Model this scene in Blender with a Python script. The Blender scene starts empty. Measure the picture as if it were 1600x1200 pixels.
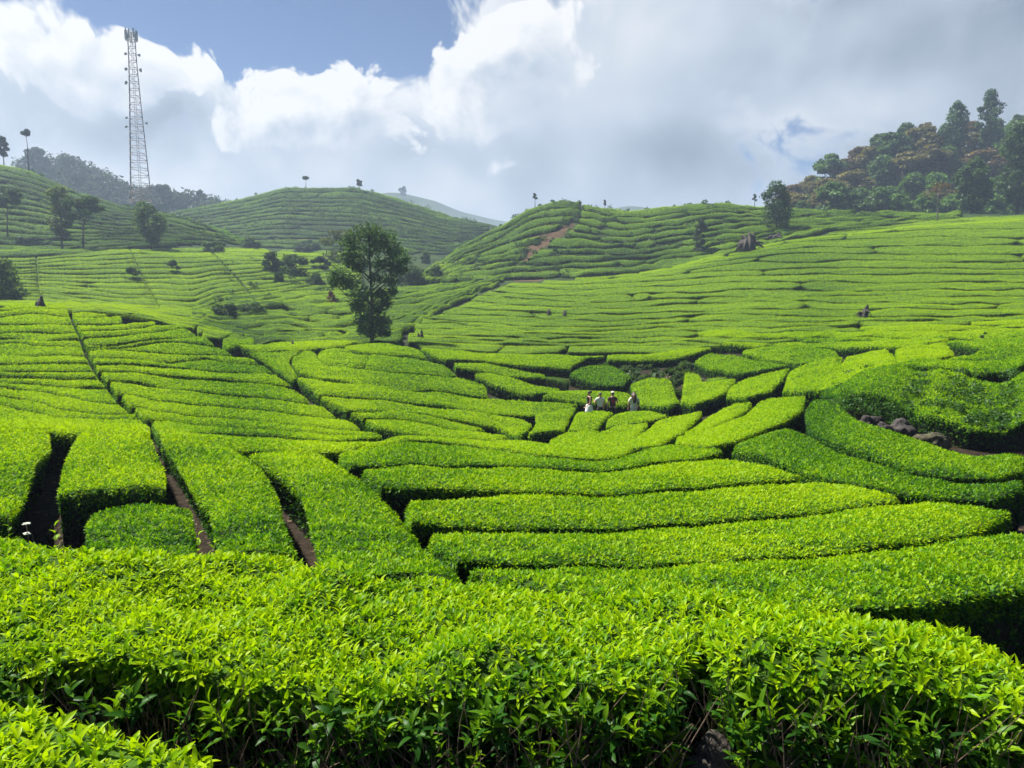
import bpy, math, random
import numpy as np
from mathutils import Vector, Matrix

random.seed(7)
RNG = np.random.RandomState(11)
C = bpy.context.scene.collection
SC = bpy.context.scene
rad = math.radians

# ------------------------------------------------------------------ camera, sky, sun, exposure
F_PX, PITCH = 1186.0, rad(7.3)
cam_d = bpy.data.cameras.new('camera')
cam_d.sensor_width = 36.0
cam_d.lens = 36.0 * F_PX / 1600.0
cam_d.clip_start, cam_d.clip_end = 0.05, 12000
cam = bpy.data.objects.new('camera', cam_d)
C.objects.link(cam)
cam.location = (0, 0, 0)
cam.rotation_euler = (rad(90) - PITCH, 0, 0)
SC.camera = cam

SUN_EL, SUN_AZ = rad(57), rad(-60)          # azimuth from +Y (view direction), negative = left
SKY_STRENGTH, CLOUD_STRENGTH = 0.050, 0.425
sun_dir = Vector((math.sin(SUN_AZ) * math.cos(SUN_EL), math.cos(SUN_AZ) * math.cos(SUN_EL), math.sin(SUN_EL)))
sun_d = bpy.data.lights.new('sun', 'SUN')
sun_d.energy, sun_d.angle, sun_d.color = 4.9, rad(0.6), (1.0, 0.95, 0.86)
sun = bpy.data.objects.new('sun', sun_d)
C.objects.link(sun)
sun.rotation_euler = sun_dir.to_track_quat('Z', 'Y').to_euler()

SC.view_settings.view_transform = 'Standard'
SC.view_settings.look = 'None'
SC.view_settings.gamma = 1.0
SC.view_settings.exposure = 1.2
SC.view_settings.use_curve_mapping = False
SC.render.engine = 'CYCLES'
cy = SC.cycles
cy.use_denoising = True
cy.max_bounces, cy.diffuse_bounces, cy.glossy_bounces, cy.transmission_bounces = 6, 3, 1, 4
cy.volume_bounces = 0
cy.transparent_max_bounces = 4
cy.caustics_reflective = cy.caustics_refractive = False
cy.use_adaptive_sampling = True
cy.adaptive_threshold = 0.015


def N(nt, typ, **kw):
    n = nt.nodes.new(typ)
    for k, v in kw.items():
        setattr(n, k, v)
    return n


def mth(nt, op, a, b=None, c=None, clamp=False):
    n = nt.nodes.new('ShaderNodeMath')
    n.operation, n.use_clamp = op, clamp
    for i, x in enumerate((a, b, c)):
        if x is None:
            continue
        if isinstance(x, (int, float)):
            n.inputs[i].default_value = x
        else:
            nt.links.new(x, n.inputs[i])
    return n.outputs[0]


def smooth(nt, x, lo, hi, a=0.0, b=1.0):
    n = N(nt, 'ShaderNodeMapRange', interpolation_type='SMOOTHSTEP')
    nt.links.new(x, n.inputs[0])
    for i, v in zip((1, 2, 3, 4), (lo, hi, a, b)):
        n.inputs[i].default_value = v
    return n.outputs[0]


def pix_azel(u, v):
    cx, cyy = (u - 800) / F_PX, (600 - v) / F_PX
    d = Vector((cx, math.cos(PITCH) + cyy * math.sin(PITCH), -math.sin(PITCH) + cyy * math.cos(PITCH))).normalized()
    return math.atan2(d.x, d.y), math.asin(d.z)


def cloud_group():
    """cloud density as a function of a sky direction given as (azimuth, elevation, 0)"""
    g = bpy.data.node_groups.new('cloud_density', 'ShaderNodeTree')
    g.interface.new_socket('P', in_out='INPUT', socket_type='NodeSocketVector')
    for nm in 'DFSH':
        g.interface.new_socket(nm, in_out='OUTPUT', socket_type='NodeSocketFloat')
    gi, go = g.nodes.new('NodeGroupInput'), g.nodes.new('NodeGroupOutput')
    P = gi.outputs[0]
    wn = N(g, 'ShaderNodeTexNoise', noise_dimensions='2D')
    g.links.new(P, wn.inputs['Vector'])
    wn.inputs['Scale'].default_value, wn.inputs['Detail'].default_value = 7.0, 1.5
    sub = N(g, 'ShaderNodeVectorMath', operation='SUBTRACT')
    g.links.new(wn.outputs['Color'], sub.inputs[0]); sub.inputs[1].default_value = (.5, .5, .5)
    mad = N(g, 'ShaderNodeVectorMath', operation='MULTIPLY_ADD')
    g.links.new(sub.outputs[0], mad.inputs[0]); mad.inputs[1].default_value = (.09, .07, 0)
    g.links.new(P, mad.inputs[2])
    Pw = mad.outputs[0]
    # (u, v, half-width px, half-height px, weight): where the cloud masses and the blue holes stand in the sky
    def blobsum(blobs):
        tot = None
        for (u, v, hu, hv, w) in blobs:
            a, e = pix_azel(u, v)
            s = N(g, 'ShaderNodeVectorMath', operation='SUBTRACT')
            g.links.new(Pw, s.inputs[0]); s.inputs[1].default_value = (a, e, 0)
            m = N(g, 'ShaderNodeVectorMath', operation='MULTIPLY')
            g.links.new(s.outputs[0], m.inputs[0]); m.inputs[1].default_value = (F_PX / hu, F_PX / hv, 0)
            d = N(g, 'ShaderNodeVectorMath', operation='DOT_PRODUCT')
            g.links.new(m.outputs[0], d.inputs[0]); g.links.new(m.outputs[0], d.inputs[1])
            ex = mth(g, 'POWER', 2.718, mth(g, 'MULTIPLY', d.outputs['Value'], -0.8))
            t = mth(g, 'MULTIPLY', ex, w)
            tot = t if tot is None else mth(g, 'ADD', tot, t)
        return tot
    tot = blobsum([(30, 70, 150, 80, .9), (-60, 200, 260, 120, .8), (240, 100, 110, 50, .6), (170, 180, 260, 60, .5),
                   (420, 180, 130, 60, .62), (560, 150, 120, 65, .62), (800, 90, 120, 120, 1.0), (720, 210, 260, 110, .75),
                   (960, 120, 200, 170, 1.0), (1300, 60, 420, 130, 1.1), (1560, 110, 300, 180, .9), (1050, 260, 260, 80, .75),
                   (1400, 190, 120, 40, .5), (1170, 205, 60, 26, .45), (420, 300, 500, 60, .70), (1000, 330, 800, 60, .60),
                   (540, 30, 220, 75, -.95), (1250, 215, 110, 64, -.92), (1225, 275, 90, 50, -.55), (1300, 165, 80, 34, -.35), (420, 75, 90, 50, -.6), (640, 70, 40, 40, -.5), (310, 10, 100, 45, -.7),
                   (870, 12, 34, 22, -.6), (800, 500, 3000, 170, .5), (0, -700, 4000, 420, .3)])
    shade = blobsum([(1380, 70, 320, 110, -.24), (1590, 110, 170, 150, -.10), (130, 200, 170, 55, -.20), (260, 205, 90, 40, -.12), (680, 235, 200, 45, -.14),
                     (1020, 270, 260, 60, -.20), (1000, 130, 150, 60, -.06), (765, 95, 100, 90, .20), (60, 95, 150, 70, .16), (240, 95, 100, 40, .10),
                     (570, 165, 150, 45, .12), (1390, 185, 90, 34, .20), (1165, 210, 50, 22, .12), (400, 290, 240, 40, .10), (470, 190, 70, 40, .08)])
    n1 = N(g, 'ShaderNodeTexNoise', noise_dimensions='2D')
    g.links.new(P, n1.inputs['Vector'])
    n1.inputs['Scale'].default_value, n1.inputs['Detail'].default_value, n1.inputs['Roughness'].default_value = 6.0, 7.0, .50
    n2 = N(g, 'ShaderNodeTexVoronoi', voronoi_dimensions='2D', feature='SMOOTH_F1')
    g.links.new(Pw, n2.inputs['Vector'])
    n2.inputs['Scale'].default_value = 17.0
    n2.inputs['Detail'].default_value = 3.0
    n2.inputs['Roughness'].default_value = .55
    n2.inputs['Smoothness'].default_value = .35
    f = mth(g, 'MULTIPLY', mth(g, 'SUBTRACT', n1.outputs[0], .5), 1.3)
    b = mth(g, 'MULTIPLY', mth(g, 'SUBTRACT', .42, n2.outputs['Distance']), .85)
    n3 = N(g, 'ShaderNodeTexNoise', noise_dimensions='2D')
    g.links.new(P, n3.inputs['Vector'])
    n3.inputs['Scale'].default_value, n3.inputs['Detail'].default_value, n3.inputs['Roughness'].default_value = 3.6, 3.5, .45
    F = mth(g, 'ADD', f, b)
    heads = blobsum([(50, 70, 110, 60, .95), (240, 105, 105, 45, .95), (440, 165, 80, 50, .85), (540, 130, 60, 42, .85), (620, 170, 90, 50, .95), (760, 95, 95, 70, 1.05), (830, 50, 70, 55, .85), (850, 140, 110, 70, .8), (735, 200, 50, 28, .75), (480, 215, 80, 40, .7),
                     (330, 215, 60, 30, .7),  (120, 140, 90, 40, .7), (560, 250, 90, 30, .6), (800, 270, 80, 26, .5)])
    g.links.new(mth(g, 'ADD', heads, mth(g, 'MULTIPLY', mth(g, 'MULTIPLY', F, .95), smooth(g, heads, .18, .5))), go.inputs[3])
    G = mth(g, 'ADD', mth(g, 'MULTIPLY', mth(g, 'SUBTRACT', n3.outputs[0], .5), 1.7), mth(g, 'MULTIPLY', b, .08))
    g.links.new(mth(g, 'ADD', tot, F), go.inputs[0])
    g.links.new(G, go.inputs[1])
    g.links.new(shade, go.inputs[2])
    return g


def build_world():
    w = bpy.data.worlds.new('World')
    SC.world = w
    w.use_nodes = True
    nt = w.node_tree
    nt.nodes.clear()
    out = N(nt, 'ShaderNodeOutputWorld')
    sky = N(nt, 'ShaderNodeTexSky', sky_type='NISHITA')
    sky.sun_disc = False
    sky.sun_elevation, sky.sun_rotation = SUN_EL, SUN_AZ
    sky.air_density, sky.dust_density, sky.ozone_density = 0.75, 0.1, 3.0
    sky.altitude = 2000
    bg1 = N(nt, 'ShaderNodeBackground')
    bg1.inputs[1].default_value = SKY_STRENGTH
    nt.links.new(sky.outputs[0], bg1.inputs[0])
    tc = N(nt, 'ShaderNodeTexCoord')
    sp = N(nt, 'ShaderNodeSeparateXYZ')
    nt.links.new(tc.outputs['Generated'], sp.inputs[0])
    az = mth(nt, 'ARCTAN2', sp.outputs[0], sp.outputs[1])
    el = mth(nt, 'ARCSINE', sp.outputs[2])
    cb = N(nt, 'ShaderNodeCombineXYZ')
    nt.links.new(az, cb.inputs[0]); nt.links.new(el, cb.inputs[1])
    cg = cloud_group()

    def dens(dx, dy):
        ad = N(nt, 'ShaderNodeVectorMath', operation='ADD')
        nt.links.new(cb.outputs[0], ad.inputs[0]); ad.inputs[1].default_value = (dx, dy, 0)
        n = N(nt, 'ShaderNodeGroup'); n.node_tree = cg
        nt.links.new(ad.outputs[0], n.inputs[0])
        return n.outputs
    Q0, Q1, Q2 = dens(0, 0), dens(-.012, .018), dens(-.03, .055)
    alpha = smooth(nt, Q0[0], .40, .95)
    lit = mth(nt, 'MULTIPLY', mth(nt, 'SUBTRACT', Q0[1], Q2[1]), 0.55)
    edge = smooth(nt, Q0[0], .4, 1.4, .22, 0.0)
    br = mth(nt, 'ADD', mth(nt, 'ADD', .63, lit), mth(nt, 'ADD', edge, Q0[2]))
    # nearer cumulus heads with sunlit rims stand in front of the sheet
    a2 = smooth(nt, Q0[3], .46, .66)
    rim = mth(nt, 'ADD', mth(nt, 'MULTIPLY', mth(nt, 'SUBTRACT', Q0[3], Q2[3]), .17), mth(nt, 'MULTIPLY', mth(nt, 'SUBTRACT', Q0[3], Q1[3]), .34))
    body = smooth(nt, Q0[3], .5, 1.4, .80, .60)
    b2 = mth(nt, 'ADD', body, rim)
    a3 = mth(nt, 'MULTIPLY', a2, smooth(nt, mth(nt, 'SUBTRACT', Q0[3], Q2[3]), -.75, .05))
    br = mth(nt, 'ADD', mth(nt, 'MULTIPLY', br, mth(nt, 'SUBTRACT', 1.0, a3)), mth(nt, 'MULTIPLY', b2, a3))
    alpha = mth(nt, 'MAXIMUM', alpha, a3)
    br = mth(nt, 'MAXIMUM', mth(nt, 'MINIMUM', br, .95), .12)
    ramp = N(nt, 'ShaderNodeValToRGB')
    e = ramp.color_ramp.elements
    e[0].position, e[0].color = .2, (.24, .30, .39, 1)
    e[1].position, e[1].color = .95, (1.0, 1.0, 1.0, 1)
    m = ramp.color_ramp.elements.new(.55); m.color = (.56, .64, .75, 1)
    nt.links.new(br, ramp.inputs[0])
    bg2 = N(nt, 'ShaderNodeBackground')
    bg2.inputs[1].default_value = CLOUD_STRENGTH
    nt.links.new(ramp.outputs[0], bg2.inputs[0])
    mx = N(nt, 'ShaderNodeMixShader')
    nt.links.new(alpha, mx.inputs[0])
    nt.links.new(bg1.outputs[0], mx.inputs[1]); nt.links.new(bg2.outputs[0], mx.inputs[2])
    nt.links.new(mx.outputs[0], out.inputs[0])
    w.cycles.sampling_method = 'MANUAL'
    w.cycles.sample_map_resolution = 512


build_world()

# ------------------------------------------------------------------ numpy noise
_perm = RNG.permutation(512)


def vnoise(x, y):
    xi, yi = np.floor(x).astype(int), np.floor(y).astype(int)
    xf, yf = x - xi, y - yi
    xf, yf = xf * xf * (3 - 2 * xf), yf * yf * (3 - 2 * yf)

    def h(i, j):
        return _perm[(_perm[i & 511] + j) & 511] / 511.0
    a, b, c, d = h(xi, yi), h(xi + 1, yi), h(xi, yi + 1), h(xi + 1, yi + 1)
    return (a + (b - a) * xf) * (1 - yf) + (c + (d - c) * xf) * yf - .5


def fbm(x, y, o=3):
    s, a = 0, 1.0
    for _ in range(o):
        s = s + a * vnoise(x, y)
        x, y, a = x * 2.03 + 17.1, y * 2.03 + 5.3, a * .5
    return s


# ------------------------------------------------------------------ the lie of the land (height of the clipped tea canopy)
def slope_of(u, v):
    cx, cyy = (u - 800) / F_PX, (600 - v) / F_PX
    yy = math.cos(PITCH) + cyy * math.sin(PITCH)
    return cx / yy, (-math.sin(PITCH) + cyy * math.cos(PITCH)) / yy


COLS = {
    -100: [(1150, 2.4), (1030, 3.1), (900, 4.3), (850, 6.5), (780, 9.0), (720, 11.5), (665, 15), (650, 25), (600, 33), (550, 43), (500, 55), (475, 61), (468, 95), (430, 118), (400, 138), (390, 145)],
    200: [(1150, 2.4), (1030, 3.0), (885, 4.6), (865, 6.6), (785, 9), (757, 9.9), (665, 15), (655, 25), (600, 34), (550, 44), (500, 56), (482, 61), (474, 95), (440, 118), (400, 140), (388, 148)],
    400: [(1150, 2.4), (1030, 3.0), (885, 4.8), (865, 6.2), (800, 8.3), (720, 12.5), (690, 15.5), (680, 23), (650, 28), (600, 38), (560, 50), (545, 56), (520, 75), (480, 100), (440, 130), (400, 160), (388, 180)],
    600: [(1150, 2.4), (1030, 3.0), (905, 4.6), (880, 6.0), (800, 8.8), (720, 13), (690, 17), (678, 25), (650, 31), (600, 42), (560, 54), (535, 66), (520, 85), (480, 115), (440, 150), (400, 200), (388, 230)],
    800: [(1150, 2.4), (1030, 3.0), (915, 4.5), (885, 6.2), (830, 8.5), (765, 11.3), (722, 15), (700, 21), (690, 26), (672, 33), (640, 41), (610, 48), (560, 61), (535, 72), (500, 92), (470, 115), (445, 138), (432, 160), (420, 175)],
    1000: [(1150, 2.4), (1030, 3.0), (940, 4.2), (880, 6.4), (820, 8.8), (765, 11.3), (722, 15), (700, 21), (690, 25), (672, 32), (640, 41), (610, 48), (560, 60), (535, 72), (500, 90), (460, 112), (435, 132), (428, 150)],
    1200: [(1150, 2.4), (1030, 3.0), (950, 4.0), (870, 6.8), (805, 9.3), (755, 11.8), (722, 14.5), (690, 18.5), (660, 24), (640, 29), (620, 34), (590, 41), (560, 49), (540, 58), (500, 75), (460, 97), (420, 120), (390, 136), (378, 146)],
    1400: [(1150, 2.4), (1030, 3.0), (958, 3.9), (850, 7.2), (790, 9.8), (755, 11.8), (720, 14.5), (680, 18), (640, 22.5), (600, 26), (570, 31), (550, 38), (530, 50), (500, 66), (470, 82), (440, 98), (400, 118), (370, 136), (352, 150)],
    1650: [(1150, 2.4), (1030, 3.0), (975, 3.7), (900, 6.2), (830, 8.5), (780, 10.8), (745, 13), (700, 17), (650, 20.5), (600, 23.5), (560, 29), (545, 36), (530, 46), (500, 62), (470, 78), (440, 94), (400, 114), (360, 136), (334, 158)],
}
NA, NY = 261, 520
A_AX = np.linspace(-1.3, 1.3, NA)
Y_AX = np.geomspace(2.0, 5200, NY)
L0, L1 = math.log(2.0), math.log(5200)


def build_table():
    cols = []
    for u in sorted(COLS):
        ys, zs = [], []
        for v, y in COLS[u]:
            _, s = slope_of(u, v)
            ys.append(y); zs.append(s * y)
        yl, zl = ys[-1], zs[-1]
        ys += [yl * 1.08, yl * 1.4, 600, 5200]
        zs += [zl + .2, zl - 2, -12, -60]
        lz = np.interp(np.log(Y_AX), np.log(ys), zs)
        k = np.array([1, 3, 5, 6, 5, 3, 1.]); k /= k.sum()
        lz = np.convolve(np.pad(lz, 3, 'edge'), k, 'valid')
        cols.append((slope_of(u, 700)[0], lz))
    ca = np.array([c[0] for c in cols])
    cz = np.array([c[1] for c in cols])
    Z = np.empty((NA, NY))
    for j in range(NY):
        Z[:, j] = np.interp(A_AX, ca, cz[:, j])
    k = np.exp(-np.linspace(-2, 2, 13) ** 2); k /= k.sum()
    Zp = np.pad(Z, ((6, 6), (0, 0)), 'edge')
    Z = sum(k[i] * Zp[i:i + NA] for i in range(13))
    return Z


BASE = build_table()
# (crest outline, distance of the crest, distance of the foot, fall-off behind)
HILLS = {
    'left': ([(-400, 215), (-200, 235), (0, 252), (50, 264), (110, 293), (180, 316), (225, 324), (270, 332), (330, 352), (420, 392), (520, 430)], 230, 150, .25),
    'mid': ([(180, 340), (270, 328), (330, 318), (390, 304), (440, 290), (480, 290), (560, 291), (600, 302), (640, 314), (700, 336), (760, 345), (830, 365), (950, 400)], 330, 225, .22),
    'centre': ([(600, 450), (660, 425), (690, 404), (720, 380), (760, 360), (800, 337), (830, 319), (870, 309), (900, 311), (940, 323), (1000, 325), (1060, 319), (1100, 312), (1140, 313), (1180, 319), (1240, 323), (1300, 325), (1400, 329), (1500, 330), (1700, 329)], 208, 155, .12),
    'forest': ([(1120, 352), (1200, 332), (1260, 310), (1330, 276), (1400, 243), (1470, 226), (1550, 224), (1650, 212), (1800, 200)], 295, 222, .2),
    'blue': ([(-60, 285), (40, 262), (80, 252), (120, 256), (160, 280), (200, 302), (260, 306), (330, 322), (420, 350)], 430, 340, .2),
    'far': ([(440, 335), (560, 306), (610, 298), (635, 301), (680, 312), (720, 329), (780, 343), (850, 352), (950, 365)], 2700, 1900, .15),
    'farther': ([(900, 345), (940, 327), (985, 318), (1010, 322), (1050, 332), (1100, 345)], 3700, 3000, .15),
}
AA = A_AX[:, None] * np.ones((1, NY))
YY = Y_AX[None, :] * np.ones((NA, 1))
LAND = BASE.copy()
for hn, (cr, yc, yf, fall) in HILLS.items():
    sl = [slope_of(u, v) for u, v in cr]
    a_ = np.array([s[0] for s in sl]); z_ = np.array([s[1] * yc for s in sl])
    zc = np.interp(A_AX, a_, z_)
    jf = np.searchsorted(Y_AX, yf)
    zf = BASE[:, min(jf, NY - 1)] - .5
    out = (A_AX < a_[0] - .02) | (A_AX > a_[-1] + .02)
    t = np.clip((YY - yf) / (yc - yf), 0, 1)
    s = .55 * t + .45 * (3 * t * t - 2 * t ** 3)
    zh = zf[:, None] + (zc - zf)[:, None] * s
    ridge = (fbm(AA * 40 + yc, YY / yc * 9, 4)) * .10 * np.maximum(zc - zf, 0)[:, None] * np.sin(math.pi * np.clip(t, 0, 1))
    if hn in ('blue', 'far', 'farther', 'forest'):
        zh = zh + ridge
    zh = np.where(YY > yc, zc[:, None] - (YY - yc) * fall, zh)
    zh[out] = -999
    zh[:, Y_AX < yf] = -999
    LAND = np.maximum(LAND, zh)


def land(x, y):
    """canopy height"""
    x, y = np.asarray(x, float), np.asarray(y, float)
    yy = np.maximum(y, 4.0)
    a = np.clip(x / yy, -1.299, 1.299)
    fi = (a + 1.3) / 2.6 * (NA - 1)
    fj = (np.log(np.clip(y, 2.0, 5190)) - L0) / (L1 - L0) * (NY - 1)
    i, j = np.clip(fi.astype(int), 0, NA - 2), np.clip(fj.astype(int), 0, NY - 2)
    p, q = fi - i, fj - j
    return (LAND[i, j] * (1 - p) + LAND[i + 1, j] * p) * (1 - q) + (LAND[i, j + 1] * (1 - p) + LAND[i + 1, j + 1] * p) * q


def hedge_h(y):
    return np.interp(y, [0, 4, 7, 20, 60, 150, 400], [.82, .84, .86, .86, .80, .72, .7])


def ground(x, y):
    return land(x, y) - hedge_h(y)


_steps = np.geomspace(1.6, 3000, 2400)


def hit(u, v, ymin=0.0, ymax=1e9, drop=0.0):
    """points where sight lines through (u, v) meet the canopy; ok flag"""
    u, v = np.atleast_1d(np.asarray(u, float)), np.atleast_1d(np.asarray(v, float))
    cx, cyy = (u - 800) / F_PX, (600 - v) / F_PX
    dy = math.cos(PITCH) + cyy * math.sin(PITCH)
    ax, sz = cx / dy, (-math.sin(PITCH) + cyy * math.cos(PITCH)) / dy
    st = _steps[(_steps > ymin) & (_steps < ymax)]
    X, Y, Zr = ax[:, None] * st, np.ones((len(u), 1)) * st, sz[:, None] * st
    below = Zr <= land(X, Y) - drop
    ok = below.any(1)
    k = np.where(ok, below.argmax(1), 1)
    k = np.maximum(k, 1)
    r = np.arange(len(u))
    d1 = (Zr - land(X, Y) + drop)[r, k]; d0 = (Zr - land(X, Y) + drop)[r, k - 1]
    f = np.where(np.abs(d0 - d1) > 1e-9, d0 / (d0 - d1 + 1e-12), 0)
    f = np.clip(f, 0, 1)
    y = st[k - 1] + (st[k] - st[k - 1]) * f
    return np.stack([ax * y, y], 1), ok


# ------------------------------------------------------------------ materials
MATS = {}


def mat(name):
    m = bpy.data.materials.new(name)
    m.use_nodes = True
    nt = m.node_tree
    nt.nodes.clear()
    o = N(nt, 'ShaderNodeOutputMaterial')
    MATS[name] = m
    return m, nt, o


def simple(name, col, rough=.8, var=.25, scale=20, bump=.2, metal=0):
    m, nt, o = mat(name)
    p = N(nt, 'ShaderNodeBsdfPrincipled')
    p.inputs['Roughness'].default_value = rough
    p.inputs['Metallic'].default_value = metal
    tc = N(nt, 'ShaderNodeTexCoord')
    n = N(nt, 'ShaderNodeTexNoise')
    n.inputs['Scale'].default_value, n.inputs['Detail'].default_value = scale, 5
    nt.links.new(tc.outputs['Object'], n.inputs['Vector'])
    r = N(nt, 'ShaderNodeValToRGB')
    r.color_ramp.elements[0].position, r.color_ramp.elements[1].position = .3, .7
    r.color_ramp.elements[0].color = (*[c * (1 - var) for c in col], 1)
    r.color_ramp.elements[1].color = (*[min(1, c * (1 + var)) for c in col], 1)
    nt.links.new(n.outputs[0], r.inputs[0])
    nt.links.new(r.outputs[0], p.inputs['Base Color'])
    if bump:
        b = N(nt, 'ShaderNodeBump')
        b.inputs['Strength'].default_value = bump
        b.inputs['Distance'].default_value = .05
        nt.links.new(n.outputs[0], b.inputs['Height']); nt.links.new(b.outputs[0], p.inputs['Normal'])
    nt.links.new(p.outputs[0], o.inputs[0])
    return m


def leaf_shader(nt, o, col, trans=.42, gloss=.10, rough=.38):
    d = N(nt, 'ShaderNodeBsdfDiffuse')
    t = N(nt, 'ShaderNodeBsdfTranslucent')
    g = N(nt, 'ShaderNodeBsdfGlossy')
    g.inputs['Roughness'].default_value = rough
    g.inputs['Color'].default_value = (.9, .95, .9, 1)
    hs = N(nt, 'ShaderNodeMix', data_type='RGBA', blend_type='MULTIPLY')
    hs.inputs[0].default_value = 1.0
    nt.links.new(col, hs.inputs[6]); hs.inputs[7].default_value = (1.12, 1.1, .4, 1)
    nt.links.new(col, d.inputs[0]); nt.links.new(hs.outputs[2], t.inputs[0])
    m1 = N(nt, 'ShaderNodeMixShader'); m1.inputs[0].default_value = trans
    nt.links.new(d.outputs[0], m1.inputs[1]); nt.links.new(t.outputs[0], m1.inputs[2])
    m2 = N(nt, 'ShaderNodeMixShader')
    m2.inputs[0].default_value = gloss
    nt.links.new(m1.outputs[0], m2.inputs[1]); nt.links.new(g.outputs[0], m2.inputs[2])
    nt.links.new(m2.outputs[0], o.inputs[0])


def tea_leaf_mat():
    m, nt, o = mat('tea_leaf')
    a = N(nt, 'ShaderNodeAttribute', attribute_type='INSTANCER', attribute_name='tone')
    b = N(nt, 'ShaderNodeAttribute', attribute_type='GEOMETRY', attribute_name='age')
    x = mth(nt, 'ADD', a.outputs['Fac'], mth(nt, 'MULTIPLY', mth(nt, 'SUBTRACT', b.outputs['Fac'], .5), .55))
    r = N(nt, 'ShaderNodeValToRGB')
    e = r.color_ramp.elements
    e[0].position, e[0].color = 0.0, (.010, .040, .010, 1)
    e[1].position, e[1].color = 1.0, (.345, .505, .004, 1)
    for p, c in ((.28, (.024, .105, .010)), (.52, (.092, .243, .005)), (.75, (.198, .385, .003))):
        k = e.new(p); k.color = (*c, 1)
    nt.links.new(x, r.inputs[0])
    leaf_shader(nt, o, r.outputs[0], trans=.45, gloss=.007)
    return m


def hedge_body_mat():
    """twigs and old leaves inside the hedge"""
    m, nt, o = mat('hedge_inside')
    p = N(nt, 'ShaderNodeBsdfPrincipled')
    p.inputs['Roughness'].default_value = .9
    p.inputs['Specular IOR Level'].default_value = .1
    tc = N(nt, 'ShaderNodeTexCoord')
    n = N(nt, 'ShaderNodeTexNoise'); n.inputs['Scale'].default_value = 9; n.inputs['Detail'].default_value = 6
    nt.links.new(tc.outputs['Object'], n.inputs['Vector'])
    at = N(nt, 'ShaderNodeAttribute', attribute_type='GEOMETRY', attribute_name='tone')
    r = N(nt, 'ShaderNodeValToRGB')
    e = r.color_ramp.elements
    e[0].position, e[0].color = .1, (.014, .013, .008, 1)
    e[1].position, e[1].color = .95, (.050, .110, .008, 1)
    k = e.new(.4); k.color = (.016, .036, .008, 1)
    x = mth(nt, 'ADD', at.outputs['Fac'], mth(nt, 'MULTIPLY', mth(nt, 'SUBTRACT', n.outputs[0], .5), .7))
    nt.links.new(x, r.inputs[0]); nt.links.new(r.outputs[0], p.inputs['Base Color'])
    b = N(nt, 'ShaderNodeBump'); b.inputs['Strength'].default_value = .8; b.inputs['Distance'].default_value = .12
    nt.links.new(n.outputs[0], b.inputs['Height']); nt.links.new(b.outputs[0], p.inputs['Normal'])
    nt.links.new(p.outputs[0], o.inputs[0])
    return m


def crown_mat(name, trans=.46):
    """tree foliage: the object's own colour, varied leaf by leaf"""
    m, nt, o = mat(name)
    oi = N(nt, 'ShaderNodeObjectInfo')
    at = N(nt, 'ShaderNodeAttribute', attribute_type='GEOMETRY', attribute_name='age')
    v = mth(nt, 'ADD', .55, mth(nt, 'MULTIPLY', at.outputs['Fac'], .9))
    mx = N(nt, 'ShaderNodeVectorMath', operation='SCALE')
    nt.links.new(oi.outputs['Color'], mx.inputs[0]); nt.links.new(v, mx.inputs['Scale'])
    leaf_shader(nt, o, mx.outputs[0], trans=trans, gloss=.015, rough=.5)
    return m


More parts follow.
